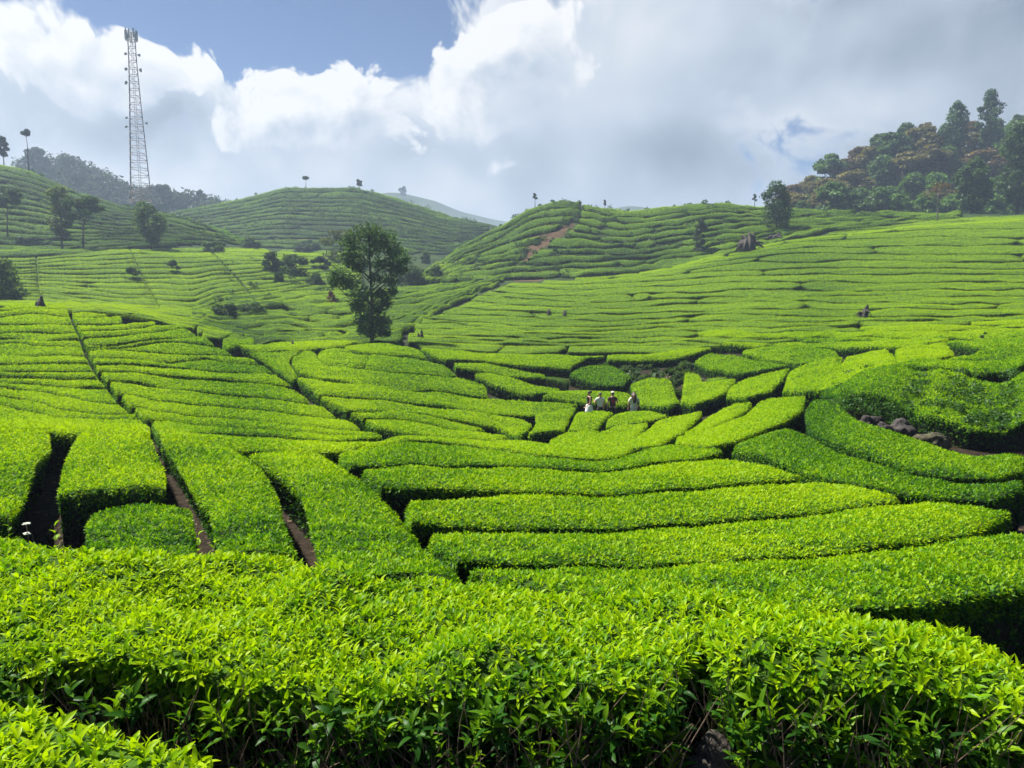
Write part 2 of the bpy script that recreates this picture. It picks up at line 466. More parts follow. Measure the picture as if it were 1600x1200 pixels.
def ground_mat():
    m, nt, o = mat('earth')
    p = N(nt, 'ShaderNodeBsdfPrincipled'); p.inputs['Roughness'].default_value = .95
    p.inputs['Specular IOR Level'].default_value = .1
    tc = N(nt, 'ShaderNodeTexCoord')
    n = N(nt, 'ShaderNodeTexNoise'); n.inputs['Scale'].default_value = 6; n.inputs['Detail'].default_value = 8
    n2 = N(nt, 'ShaderNodeTexNoise'); n2.inputs['Scale'].default_value = .35; n2.inputs['Detail'].default_value = 9
    n2.inputs['Roughness'].default_value = .7
    nt.links.new(tc.outputs['Object'], n.inputs['Vector']); nt.links.new(tc.outputs['Object'], n2.inputs['Vector'])
    soil = N(nt, 'ShaderNodeValToRGB'); e = soil.color_ramp.elements
    e[0].position, e[0].color = .3, (.016, .011, .007, 1)
    e[1].position, e[1].color = .72, (.038, .028, .019, 1)
    nt.links.new(n.outputs[0], soil.inputs[0])
    veg = N(nt, 'ShaderNodeValToRGB'); e = veg.color_ramp.elements
    e[0].position, e[0].color = .32, (.012, .026, .008, 1)
    e[1].position, e[1].color = .7, (.048, .085, .016, 1)
    nt.links.new(n2.outputs[0], veg.inputs[0])
    at = N(nt, 'ShaderNodeAttribute', attribute_type='GEOMETRY', attribute_name='veg')
    red = N(nt, 'ShaderNodeAttribute', attribute_type='GEOMETRY', attribute_name='bare')
    mx = N(nt, 'ShaderNodeMix', data_type='RGBA')
    nt.links.new(smooth(nt, mth(nt, 'ADD', at.outputs['Fac'], mth(nt, 'SUBTRACT', n2.outputs[0], .5)), .3, .7), mx.inputs[0])
    nt.links.new(soil.outputs[0], mx.inputs[6]); nt.links.new(veg.outputs[0], mx.inputs[7])
    br = N(nt, 'ShaderNodeValToRGB'); e = br.color_ramp.elements
    e[0].position, e[0].color = .35, (.055, .036, .020, 1)
    e[1].position, e[1].color = .65, (.135, .085, .046, 1)
    nt.links.new(n2.outputs[0], br.inputs[0])
    mx2 = N(nt, 'ShaderNodeMix', data_type='RGBA')
    nt.links.new(smooth(nt, mth(nt, 'ADD', red.outputs['Fac'], mth(nt, 'SUBTRACT', n2.outputs[0], .5)), .35, .6), mx2.inputs[0])
    nt.links.new(mx.outputs[2], mx2.inputs[6]); nt.links.new(br.outputs[0], mx2.inputs[7])
    nt.links.new(mx2.outputs[2], p.inputs['Base Color'])
    b = N(nt, 'ShaderNodeBump'); b.inputs['Strength'].default_value = .9; b.inputs['Distance'].default_value = .08
    nt.links.new(n.outputs[0], b.inputs['Height']); nt.links.new(b.outputs[0], p.inputs['Normal'])
    nt.links.new(p.outputs[0], o.inputs[0])
    return m


tea_leaf_mat(); hedge_body_mat(); crown_mat('crown_leaf'); ground_mat()
simple('bark', (.050, .041, .033), .9, .55, 22, 1.0)
simple('pale_bark', (.22, .18, .14), .85, .3, 9, .4)
simple('twig', (.170, .115, .070), .85, .45, 30, .3)
simple('stone', (.045, .038, .034), .9, .6, 7, 1.0)
simple('mossy_stone', (.058, .054, .026), .9, .65, 8, 1.0)
simple('tower_white', (.21, .21, .225), .5, .06, 3, 0)
simple('tower_red', (.27, .19, .165), .5, .1, 3, 0)
simple('antenna_grey', (.30, .32, .35), .5, .1, 3, 0)
simple('concrete', (.42, .40, .38), .85, .15, 1.5, .1)
simple('skin', (.42, .24, .16), .6, .05, 20, 0)
simple('dark_hair', (.018, .012, .010), .5, .3, 60, 0)
simple('brown_hair', (.085, .045, .028), .5, .3, 60, 0)
simple('white_cloth', (.78, .78, .77), .85, .04, 30, .1)
simple('cream_cloth', (.76, .71, .58), .85, .04, 30, .1)
simple('black_cloth', (.022, .020, .022), .85, .2, 30, .1)
simple('maroon_cloth', (.060, .020, .020), .85, .2, 30, .1)
simple('red_print', (.50, .03, .07), .8, .1, 30, 0)
simple('flower_white', (.80, .78, .68), .8, .05, 30, 0)


def haze_mat():
    m, nt, o = mat('haze_air')
    v = N(nt, 'ShaderNodeVolumePrincipled')
    v.inputs['Color'].default_value = (.62, .78, 1.0, 1)
    v.inputs['Density'].default_value = .00055
    v.inputs['Anisotropy'].default_value = .25
    nt.links.new(v.outputs[0], o.inputs['Volume'])
    return m


haze_mat()


# ------------------------------------------------------------------ mesh helpers
def new_mesh(name, verts, faces, mats=(), attrs=None, smooth_=True, fmat=None):
    me = bpy.data.meshes.new(name)
    verts = np.asarray(verts, np.float32)
    if isinstance(faces, np.ndarray):
        nf, k = faces.shape
        me.vertices.add(len(verts)); me.vertices.foreach_set('co', verts.ravel())
        me.loops.add(nf * k); me.loops.foreach_set('vertex_index', faces.ravel().astype(np.int32))
        me.polygons.add(nf); me.polygons.foreach_set('loop_start', np.arange(0, nf * k, k, dtype=np.int32))
        me.update(calc_edges=True)
    else:
        me.from_pydata(verts.tolist(), [], faces)
    for m in mats:
        me.materials.append(MATS[m])
    if fmat is not None:
        me.polygons.foreach_set('material_index', np.asarray(fmat, np.int32))
    for k, v in (attrs or {}).items():
        a = me.attributes.new(k, 'FLOAT', 'POINT')
        a.data.foreach_set('value', np.asarray(v, np.float32))
    if smooth_:
        me.polygons.foreach_set('use_smooth', [True] * len(me.polygons))
    me.validate()
    return me


def link(name, me, parent=None, **props):
    o = bpy.data.objects.new(name, me)
    C.objects.link(o)
    if parent is not None:
        o.parent = parent
    for k, v in props.items():
        if v is not None:
            o[k] = v
    return o


def thing(name, label, cat, loc=(0, 0, 0), group=None, rz=0.0):
    o = bpy.data.objects.new(name, None)
    C.objects.link(o)
    o.location = loc
    o.rotation_euler = (0, 0, rz)
    o.empty_display_size = .2
    o['label'], o['category'] = label, cat
    if group:
        o['group'] = group
    return o


class MB:
    """collects simple solids into one mesh"""
    def __init__(self):
        self.v, self.f, self.n, self.a = [], [], 0, []

    def add(self, v, f, age=.5):
        v = np.asarray(v, float)
        self.v.append(v)
        self.f += [tuple(int(i) + self.n for i in q) for q in f]
        self.a += [age] * len(v)
        self.n += len(v)

    def tube(self, pts, radii, sides=6, cap=True):
        pts = np.asarray(pts, float)
        n = len(pts)
        if np.isscalar(radii):
            radii = [radii] * n
        vs, fs = [], []
        for i in range(n):
            d = pts[min(i + 1, n - 1)] - pts[max(i - 1, 0)]
            d = d / (np.linalg.norm(d) + 1e-9)
            ref = np.array([1, 0, 0.]) if abs(d[0]) < .8 else np.array([0, 1., 0])
            a = np.cross(d, ref); a /= np.linalg.norm(a)
            b = np.cross(d, a)
            for k in range(sides):
                t = 2 * math.pi * k / sides
                vs.append(pts[i] + radii[i] * (math.cos(t) * a + math.sin(t) * b))
        for i in range(n - 1):
            for k in range(sides):
                k2 = (k + 1) % sides
                fs.append((i * sides + k, i * sides + k2, (i + 1) * sides + k2, (i + 1) * sides + k))
        if cap:
            fs.append(tuple(range(sides))[::-1]); fs.append(tuple((n - 1) * sides + k for k in range(sides)))
        self.add(vs, fs)

    def box(self, c, s, rz=0):
        c = np.asarray(c, float)
        q = np.array([(x, y, z) for x in (-.5, .5) for y in (-.5, .5) for z in (-.5, .5)]) * np.asarray(s, float)
        ca, sa = math.cos(rz), math.sin(rz)
        q = np.stack([q[:, 0] * ca - q[:, 1] * sa, q[:, 0] * sa + q[:, 1] * ca, q[:, 2]], 1) + c
        self.add(q, [(0, 1, 3, 2), (4, 6, 7, 5), (0, 4, 5, 1), (2, 3, 7, 6), (0, 2, 6, 4), (1, 5, 7, 3)])

    def ellipsoid(self, c, r, nu=12, nv=8, noise=0.0, seed=0):
        vs, fs = [], []
        for i in range(nv + 1):
            th = math.pi * i / nv
            for k in range(nu):
                ph = 2 * math.pi * k / nu
                d = np.array([math.sin(th) * math.cos(ph), math.sin(th) * math.sin(ph), math.cos(th)])
                s = 1 + noise * float(fbm(np.array(d[0] * 1.7 + seed + d[2]), np.array(d[1] * 1.7 - seed + d[2] * .6), 4))
                vs.append(np.asarray(c) + d * np.asarray(r) * s)
        for i in range(nv):
            for k in range(nu):
                k2 = (k + 1) % nu
                fs.append((i * nu + k, (i + 1) * nu + k, (i + 1) * nu + k2, i * nu + k2))
        self.add(vs, fs)

    def mesh(self, name, mats, smooth_=True, age=False):
        return new_mesh(name, np.concatenate(self.v), self.f, mats, {'age': self.a} if age else None, smooth_)


# ------------------------------------------------------------------ ground sheet, haze
def build_ground():
    na = 300
    ys = np.concatenate([np.linspace(-8, 1.5, 14), np.geomspace(1.7, 5100, 420)])
    aa = np.linspace(-1.28, 1.28, na)
    A, Y = np.meshgrid(aa, ys)
    X = A * np.maximum(Y, 6.0) * np.where(Y < 6, 1.6, 1.0)
    Z = ground(X, np.maximum(Y, 2.0)) + .05 * fbm(X * .9, Y * .9, 3) * np.clip(Y / 10, .4, 3)
    v = np.stack([X.ravel(), Y.ravel(), Z.ravel()], 1)
    i = np.arange(len(ys) - 1)[:, None] * na + np.arange(na - 1)[None]
    f = np.stack([i, i + 1, i + na + 1, i + na], -1).reshape(-1, 4)
    Xf, Yf = X.ravel(), Y.ravel()
    veg = np.interp(Yf, [0, 20, 40, 60, 100, 150, 220, 300], [.05, .22, .42, .40, .5, .65, .85, 1.0])
    # the bare slip on the centre hill and a few scars
    bare = np.zeros(len(Xf))
    for (u, v_, du, ym) in ((872, 345, 24, 155), (850, 362, 24, 155), (828, 382, 20, 155), (815, 398, 14, 155), (735, 405, 12, 155), (825, 428, 26, 150), (470, 288, 12, 250), (1320, 345, 14, 155)):
        p, ok = hit([u], [v_], ym)
        r = du / F_PX * p[0, 1]
        d = np.hypot((Xf - p[0, 0]), (Yf - p[0, 1]) * .55)
        bare = np.maximum(bare, np.clip(1.5 - d / r, 0, 1))
    me = new_mesh('ground', v, f, ['earth'], {'veg': veg, 'bare': bare})
    link('ground', me, kind='structure')


build_ground()
hm = MB()
hm.box((0, 2050, 15), (5200, 4200, 205))
hz = link('haze', hm.mesh('haze', ['haze_air'], False), kind='stuff')

# ------------------------------------------------------------------ leaf sprigs for the hedges
def leaf_pts(L, W, segs, bend, fold):
    """a leaf along +X lying in XY, folded at the midrib, tip bent down"""
    v, f = [], []
    for i in range(segs + 1):
        t = i / segs
        w = W * (math.sin(math.pi * min(1, t * .93 + .05)) ** .8) * (1 - .15 * t) if 0 < i < segs else (W * .12 if i == 0 else 0.001)
        x = L * t * (1 - .10 * bend * t)
        z = -bend * L * t * t * .55
        v += [(x, -w, z + fold * w), (x, 0, z), (x, w, z + fold * w)]
    for i in range(segs):
        b = i * 3
        f += [(b, b + 1, b + 4, b + 3), (b + 1, b + 2, b + 5, b + 4)]
    return np.array(v, float), f


def rotm(az, el, roll):
    return np.array(Matrix.Rotation(az, 3, 'Z') @ Matrix.Rotation(-el, 3, 'Y') @ Matrix.Rotation(roll, 3, 'X'))


def sprig(name, n, L, segs, seed, spread=1.0, wide=1.0, stem=True, young=.5, low=20, high=80):
    r = random.Random(seed)
    mb = MB()
    H = L * 1.3
    for i in range(n):
        t = (i + .5) / n
        el = rad(low + (high - low) * t ** 1.3 + r.uniform(-12, 12))
        az = i * 2.4 + r.uniform(-.4, .4)
        l = L * (1.15 - .5 * t) * r.uniform(.85, 1.15)
        v, f = leaf_pts(l, l * r.uniform(.15, .20) * wide, segs, r.uniform(.35, 1.15), r.uniform(.2, .6))
        R = rotm(az, el, r.uniform(-.5, .5))
        v = v @ R.T + np.array([0, 0, H * (t - .75) * spread])
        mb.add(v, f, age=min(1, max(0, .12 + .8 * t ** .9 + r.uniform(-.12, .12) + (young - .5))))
    if stem:
        mb.tube([(0, 0, -H), (0.004, 0, -H * .3), (0, 0, H * .25)], [.0022, .0018, .001], 3, False)
    me = mb.mesh(name, ['tea_leaf'], True, True)
    return bpy.data.objects.new(name, me)      # source geometry for the leaf covers


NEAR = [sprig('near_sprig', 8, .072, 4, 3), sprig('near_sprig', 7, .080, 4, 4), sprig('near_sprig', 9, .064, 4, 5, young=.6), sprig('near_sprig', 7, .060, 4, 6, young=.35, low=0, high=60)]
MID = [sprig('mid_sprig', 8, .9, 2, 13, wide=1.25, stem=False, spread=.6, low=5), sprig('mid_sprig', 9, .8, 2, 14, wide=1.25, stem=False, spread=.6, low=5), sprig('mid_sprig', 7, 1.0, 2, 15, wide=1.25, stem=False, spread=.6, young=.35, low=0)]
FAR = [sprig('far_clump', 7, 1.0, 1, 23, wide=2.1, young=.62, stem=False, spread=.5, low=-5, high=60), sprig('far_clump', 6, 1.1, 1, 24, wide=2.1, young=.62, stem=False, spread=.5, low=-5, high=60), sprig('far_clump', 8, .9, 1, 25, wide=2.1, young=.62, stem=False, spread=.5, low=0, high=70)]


def leaf_nodes(name, protos, with_body, up=.7):
    g = bpy.data.node_groups.new(name, 'GeometryNodeTree')
    g.interface.new_socket('Geometry', in_out='INPUT', socket_type='NodeSocketGeometry')
    g.interface.new_socket('Geometry', in_out='OUTPUT', socket_type='NodeSocketGeometry')
    gi, go = g.nodes.new('NodeGroupInput'), g.nodes.new('NodeGroupOutput')
    L = g.links.new

    def attr(n):
        a = g.nodes.new('GeometryNodeInputNamedAttribute'); a.data_type = 'FLOAT'
        a.inputs['Name'].default_value = n
        return a.outputs['Attribute']

    def rnd(lo, hi, seed):
        a = g.nodes.new('FunctionNodeRandomValue'); a.data_type = 'FLOAT'
        fl = [s for s in a.inputs if s.type == 'VALUE']
        fl[0].default_value, fl[1].default_value = lo, hi
        a.inputs['Seed'].default_value = seed
        return [s for s in a.outputs if s.type == 'VALUE'][0]

    def mt(op, a, b):
        n = g.nodes.new('ShaderNodeMath'); n.operation = op
        for i, x in enumerate((a, b)):
            if isinstance(x, (int, float)):
                n.inputs[i].default_value = x
            else:
                L(x, n.inputs[i])
        return n.outputs[0]
    dp = g.nodes.new('GeometryNodeDistributePointsOnFaces')
    L(gi.outputs[0], dp.inputs['Mesh']); L(attr('dens'), dp.inputs['Density'])
    jn = g.nodes.new('GeometryNodeJoinGeometry')
    for p in reversed(protos):
        oi = g.nodes.new('GeometryNodeObjectInfo'); oi.inputs['Object'].default_value = p
        gt = g.nodes.new('GeometryNodeGeometryToInstance')
        L(oi.outputs['Geometry'], gt.inputs[0]); L(gt.outputs[0], jn.inputs[0])
    ip = g.nodes.new('GeometryNodeInstanceOnPoints')
    L(dp.outputs['Points'], ip.inputs['Points']); L(jn.outputs[0], ip.inputs['Instance'])
    ip.inputs['Pick Instance'].default_value = True
    ri = g.nodes.new('FunctionNodeRandomValue'); ri.data_type = 'INT'
    ii = [s for s in ri.inputs if s.type == 'INT']
    ii[0].default_value, ii[1].default_value = 0, len(protos) - 1
    L([s for s in ri.outputs if s.type == 'INT'][0], ip.inputs['Instance Index'])
    va = g.nodes.new('ShaderNodeVectorMath'); va.operation = 'ADD'
    L(dp.outputs['Normal'], va.inputs[0])
    rv = g.nodes.new('FunctionNodeRandomValue'); rv.data_type = 'FLOAT_VECTOR'
    rv.inputs[0].default_value = (-.42, -.42, up - .25); rv.inputs[1].default_value = (.42, .42, up + .25)
    L([s for s in rv.outputs if s.type == 'VECTOR'][0], va.inputs[1])
    al = g.nodes.new('FunctionNodeAlignRotationToVector'); al.axis = 'Z'
    L(va.outputs[0], al.inputs['Vector'])
    rr = g.nodes.new('FunctionNodeRotateRotation'); rr.rotation_space = 'LOCAL'
    L(al.outputs[0], rr.inputs[0])
    er = g.nodes.new('FunctionNodeEulerToRotation')
    cx = g.nodes.new('ShaderNodeCombineXYZ')
    L(rnd(0, 6.283, 5), cx.inputs[2]); L(cx.outputs[0], er.inputs[0]); L(er.outputs[0], rr.inputs[1])
    L(rr.outputs[0], ip.inputs['Rotation'])
    L(mt('MULTIPLY', attr('lscale'), rnd(.62, 1.42, 9)), ip.inputs['Scale'])
    st = g.nodes.new('GeometryNodeStoreNamedAttribute'); st.data_type, st.domain = 'FLOAT', 'INSTANCE'
    st.inputs['Name'].default_value = 'tone'
    L(ip.outputs[0], st.inputs['Geometry'])
    L(mt('ADD', attr('tone'), rnd(-.30, .26, 21)), st.inputs['Value'])
    if with_body:
        j2 = g.nodes.new('GeometryNodeJoinGeometry')
        L(st.outputs[0], j2.inputs[0]); L(gi.outputs[0], j2.inputs[0])
        L(j2.outputs[0], go.inputs[0])
    else:
        L(st.outputs[0], go.inputs[0])
    return g


GN_NEAR = leaf_nodes('near_leaves', NEAR, False)
GN_MID = leaf_nodes('mid_leaves', MID, False)
GN_FAR = leaf_nodes('far_leaves', FAR, False, .9)
BY_LABEL = {}
GN_FARB = leaf_nodes('far_leaves_body', FAR, True, .9)


# ------------------------------------------------------------------ tea hedges
def resample(pts, n):
    p = np.asarray(pts, float)
    d = np.concatenate([[0], np.cumsum(np.hypot(*np.diff(p, axis=0).T))])
    t = np.linspace(0, d[-1], n)
    q = np.stack([np.interp(t, d, p[:, 0]), np.interp(t, d, p[:, 1])], 1)
    if n > 8:
        w = max(1, n // 40)
        k = np.ones(2 * w + 1) / (2 * w + 1)
        e0, e1 = q[0].copy(), q[-1].copy()
        q = np.stack([np.convolve(np.pad(q[:, i], w, 'edge'), k, 'valid') for i in range(2)], 1)
        q[0], q[-1] = e0, e1
    return q


def img_area(q):
    x, y = q[:, 0], q[:, 1]
    return abs(np.dot(x, np.roll(y, -1)) - np.dot(y, np.roll(x, -1))) / 2


HEDGES = []      # dicts waiting to be sorted by size in the picture


def hedge_mesh(lo, hi, tone, gap, bulge=.05, min_w=.25, dens_k=1.0, tone2=None, h_add=0.0, rough=1.0):
    """lo / hi: world xy polylines of equal length (near edge, far edge)"""
    d = hi - lo
    w = np.hypot(d[:, 0], d[:, 1])
    dn = d / np.maximum(w, 1e-6)[:, None]
    ym = float(np.mean(lo[:, 1] + hi[:, 1]) / 2)
    gap = gap * np.clip(1 + 1.1 * fbm(lo[:, 0] * .11 + 7, lo[:, 1] * .23, 3), .45, 2.0)
    g = np.minimum(gap + (.02 if ym < 5.6 else .45 * (.045 + .002 * ym)), w * .42)
    lo = lo + dn * g[:, None]; hi = hi - dn * g[:, None]
    w = np.maximum(w - 2 * g, 0)
    keep = w > min_w * .3
    if keep.sum() < 3:
        return None
    i0, i1 = np.argmax(keep), len(keep) - np.argmax(keep[::-1])
    lo, hi, dn, w = lo[i0:i1], hi[i0:i1], dn[i0:i1], w[i0:i1]
    step = min(2.2, max(.09, .011 * ym))
    ln = np.concatenate([[0], np.cumsum(np.hypot(*np.diff((lo + hi) / 2, axis=0).T))])
    ns = int(min(260, max(5, ln[-1] / step)))
    t = np.linspace(0, ln[-1], ns)
    rs = lambda q: np.stack([np.interp(t, ln, q[:, 0]), np.interp(t, ln, q[:, 1])], 1)
    lo, hi = rs(lo), rs(hi)
    d = hi - lo
    w = np.hypot(d[:, 0], d[:, 1])
    dn = d / np.maximum(w, 1e-6)[:, None]
    nt_ = int(min(40, max(4, np.max(w) / step)))
    ts = np.linspace(0, 1, nt_)
    P = lo[:, None] + (hi - lo)[:, None] * ts[None, :, None]
    x, y = P[..., 0], P[..., 1]
    hh = hedge_h(y)
    sc = np.clip(y / 12, .7, 2.6)
    z = land(x, y) + h_add + bulge * (1 - (2 * ts[None] - 1) ** 4) - bulge + rough * (.085 * fbm(x * 1.3 / sc, y * 1.3 / sc, 3) * np.clip(sc, 0, 2.5) + .05 * fbm(x * .3, y * .3, 2))
    zg = ground(x, y) - .06
    jit = .07 * np.clip(sc, .8, 3) * fbm(x * 1.1 / sc + 9, y * 1.1 / sc, 3)
    rows = []
    near = ym < 5.6
    prof = [(-.34, 1.0), (-.28, .62), (-.16, .30), (-.03, .10)] if near else [(-.22, 1.0), (-.17, .62), (-.09, .30), (-.02, .10)]
    wlim = np.minimum(w * .3, 1.0)

    def side(edge, k, sgn):
        out = []
        for o, fr in prof:
            off = (o * np.minimum(1, wlim * 3) + jit[:, k]) * sgn
            xx, yy = x[:, k] + dn[:, 0] * off, y[:, k] + dn[:, 1] * off
            zz = z[:, k] - (z[:, k] - zg[:, k]) * fr
            out.append((xx, yy, zz, fr))
        return out
    cols_ = [(a, b, c, fr) for a, b, c, fr in side(lo, 0, -1)]
    for k in range(nt_):
        cols_.append((x[:, k], y[:, k], z[:, k], 0.0))
    cols_ += side(hi, nt_ - 1, 1)[::-1]
    X = np.stack([c[0] for c in cols_], 1); Y = np.stack([c[1] for c in cols_], 1); Z = np.stack([c[2] for c in cols_], 1)
    FR = np.stack([np.full(ns, c[3]) for c in cols_], 1)
    # end walls: one more ring at each end going down to the ground
    nc = X.shape[1]
    G = np.stack([np.interp(np.arange(nc), [0, nc - 1], [zg[r, 0], zg[r, -1]]) for r in (0, ns - 1)])
    tang = lambda r0, r1: (lambda q: q / (np.linalg.norm(q) + 1e-9))(np.array([X[r0].mean() - X[r1].mean(), Y[r0].mean() - Y[r1].mean()]))
    t0, t1 = tang(0, min(2, ns - 1)), tang(ns - 1, max(ns - 3, 0))
    def endrings(r, tg, zgr):
        rings = []
        for o, fr in ((.06, .22), (.03, .6), (-.04, 1.0)):
            jj = .05 * fbm(X[r] * 2, Y[r] * 2, 2)
            zz = np.minimum(Z[r], Z[r] - (Z[r] - zgr) * fr)
            rings.append((X[r] + tg[0] * (o + jj), Y[r] + tg[1] * (o + jj), zz, np.maximum(FR[r], fr)))
        return rings
    e0, e1 = endrings(0, t0, G[0]), endrings(ns - 1, t1, G[1])
    X = np.vstack([r[0] for r in e0[::-1]] + [X] + [r[0] for r in e1])
    Y = np.vstack([r[1] for r in e0[::-1]] + [Y] + [r[1] for r in e1])
    Z = np.vstack([r[2] for r in e0[::-1]] + [Z] + [r[2] for r in e1])
    FR = np.vstack([r[3] for r in e0[::-1]] + [FR] + [r[3] for r in e1])
    nr = X.shape[0]
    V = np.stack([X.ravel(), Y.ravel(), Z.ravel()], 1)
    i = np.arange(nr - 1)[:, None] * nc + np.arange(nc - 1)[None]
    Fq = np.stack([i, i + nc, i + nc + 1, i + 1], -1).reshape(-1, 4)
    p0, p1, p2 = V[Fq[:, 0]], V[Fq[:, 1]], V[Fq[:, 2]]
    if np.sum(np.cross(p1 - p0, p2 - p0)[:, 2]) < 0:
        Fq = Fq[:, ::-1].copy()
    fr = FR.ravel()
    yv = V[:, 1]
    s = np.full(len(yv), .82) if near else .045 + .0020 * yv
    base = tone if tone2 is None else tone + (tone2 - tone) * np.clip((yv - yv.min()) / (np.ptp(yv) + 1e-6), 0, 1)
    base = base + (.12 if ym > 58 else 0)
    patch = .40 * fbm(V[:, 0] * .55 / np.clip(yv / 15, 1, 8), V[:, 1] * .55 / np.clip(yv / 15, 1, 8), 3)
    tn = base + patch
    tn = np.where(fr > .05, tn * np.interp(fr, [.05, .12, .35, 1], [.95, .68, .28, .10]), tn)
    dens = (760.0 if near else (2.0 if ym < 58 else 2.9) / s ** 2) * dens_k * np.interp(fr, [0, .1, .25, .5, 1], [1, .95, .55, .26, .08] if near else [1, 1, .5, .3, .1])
    return dict(V=V, F=Fq, attrs={'tone': tn, 'dens': dens, 'lscale': s}, y=ym)


def emit(area, m, label, group):
    if m is not None:
        HEDGES.append((area, m, label, group))


def strip(lo, hi, label, tone=.7, tone2=None, gap=0.05, group='clipped tea hedges', n=70, ymin=0, **kw):
    """a hedge traced by its near and far (or left and right) edges in the picture, stood on the slope"""
    a, b = resample(lo, n), resample(hi, n)
    A, oka = hit(a[:, 0], a[:, 1], ymin); B, okb = hit(b[:, 0], b[:, 1], ymin)
    ok = oka & okb
    if ok.sum() < 4:
        return
    emit(img_area(np.vstack([a, b[::-1]])), hedge_mesh(A[ok], B[ok], tone, gap, tone2=tone2, **kw), label, group)


ORD = ['lowest', 'second', 'third', 'fourth', 'fifth', 'sixth', 'seventh', 'eighth', 'ninth', 'tenth', 'eleventh', 'twelfth', 'thirteenth',
       'fourteenth', 'fifteenth', 'sixteenth', 'seventeenth', 'eighteenth', 'nineteenth', 'twentieth', 'twenty-first', 'twenty-second', 'twenty-third', 'twenty-fourth', 'twenty-fifth']


def interval(line, us):
    p = np.asarray(line, float)
    v = np.interp(us, p[:, 0], p[:, 1])
    k = np.array([1, 2, 3, 2, 1.]); k /= k.sum()
    return np.convolve(np.pad(v, 2, 'edge'), k, 'valid')


def family(lines, place, tone, breaks=None, gap=.17, minpx=2.2, group='tea rows', ymin=0, ends=None, brk=0, tone_var=.1, ymax=1e9, bk=0.6, wob=0.0, **kw):
    """rows of hedge between successive gap lines, lowest line first; ends / breaks: paths as polylines the rows stop at"""
    def u_at(pl, v):
        e = np.asarray(pl, float); e = e[np.argsort(e[:, 1])]
        return np.interp(v, e[:, 1], e[:, 0])
    for k in range(len(lines) - 1):
        a, b = np.asarray(lines[k], float), np.asarray(lines[k + 1], float)
        U0, U1 = max(a[0, 0], b[0, 0]), min(a[-1, 0], b[-1, 0])
        if U1 - U0 < 8:
            continue
        fine = np.arange(U0, U1 + .5, 1.0)
        va = interval(a, fine) + wob * fbm(fine / 70, np.full(len(fine), k * .8), 3)
        vb = interval(b, fine) + wob * fbm(fine / 70, np.full(len(fine), (k + 1) * .8), 3)
        vm = (va + vb) / 2
        inside = np.ones(len(fine), bool)
        if ends is not None:
            if ends[0] is not None:
                inside &= fine >= u_at(ends[0], vm)
            if ends[1] is not None:
                inside &= fine <= u_at(ends[1], vm)
        good = inside & (va - vb > minpx)
        if good.sum() < 10:
            continue
        u0, u1 = fine[good][0], fine[good][-1]
        cuts = [(u0, 0.0, 0)]
        sl = lambda pl, c: np.clip((u_at(pl, np.interp(c, fine, va)) - u_at(pl, np.interp(c, fine, vb))) / 2, -14, 14)
        if ends is not None and ends[0] is not None:
            cuts[0] = (u0, sl(ends[0], u0), 0)
        for pl in (breaks or []):
            d = fine - u_at(pl, vm)
            e = np.asarray(pl, float)
            z = np.where((d[:-1] < 0) & (d[1:] >= 0))[0]
            if len(z) and e[:, 1].min() - 3 <= vm[z[0]] <= e[:, 1].max() + 3 and u0 + 8 < fine[z[0]] < u1 - 8:
                cuts.append((fine[z[0]], sl(pl, fine[z[0]]), 0))
        for _ in range(brk):
            if random.random() < bk and u1 - u0 > 60:
                cuts.append((random.uniform(u0 + 20, u1 - 20), random.uniform(-4, 4), 1))
        last = (u1, sl(ends[1], u1) if ends is not None and ends[1] is not None else 0.0, 0)
        cuts = sorted(cuts) + [last]
        cuts = [c for i, c in enumerate(cuts) if i == 0 or c[0] - cuts[i - 1][0] > 14 or i == len(cuts) - 1]
        nseg = len(cuts) - 1
        for s in range(nseg):
            (ca, ta, ka), (cb, tb, kb) = cuts[s], cuts[s + 1]
            n = max(8, int((cb - ca) / 5))
            ea, eb = ((1.0 if ka else 2.6) if s else 0), ((1.0 if kb else 2.6) if s < nseg - 1 else 0)
            ua = np.linspace(ca + ta + ea, cb + tb - eb, n)
            ub = np.linspace(ca - ta + ea, cb - tb - eb, n)
            qa, qb = np.interp(ua, fine, va), np.interp(ub, fine, vb)
            if brk:
                w_ = qa - qb
                tp = np.zeros(n)
                L_ = np.minimum(18, (cb - ca) * .3)
                uu = np.linspace(0, cb - ca, n)
                if s and ka:
                    tp += np.clip(1 - uu / L_, 0, 1) ** 1.5
                if s < nseg - 1 and kb:
                    tp += np.clip(1 - (cb - ca - uu) / L_, 0, 1) ** 1.5
                fl = .5 if (k + s) % 3 else .1
                qa = qa - w_ * tp * fl * .8; qb = qb + w_ * tp * (1 - fl) * .8 * .5
            okp = qa - qb > minpx * .6
            if okp.sum() < 4:
                continue
            ua, ub, qa, qb = ua[okp], ub[okp], qa[okp], qb[okp]
            A, o1 = hit(ua, qa, ymin, ymax); B, o2 = hit(ub, qb, ymin, ymax)
            ok = o1 & o2
            ok &= (B[:, 1] - A[:, 1]) < np.maximum(6.0, .28 * A[:, 1])     # a row must not leap over a brow
            ok &= (B[:, 1] - A[:, 1]) > .05
            if ok.sum() < 4:
                continue
            where = '' if nseg == 1 else (', left end' if s == 0 else (', right end' if s == nseg - 1 else (', middle piece' if nseg == 3 else ', %s piece from left' % ORD[s])))
            lab = '%s tea row%s %s%s' % (ORD[min(k, 24)], ' up' if k else '', place, where)
            m = hedge_mesh(A[ok], B[ok], tone + random.uniform(-tone_var, tone_var), gap, **kw)
            emit(float(np.sum((qa - qb)[ok]) * (cb - ca) / max(1, ok.sum())), m, lab, group)


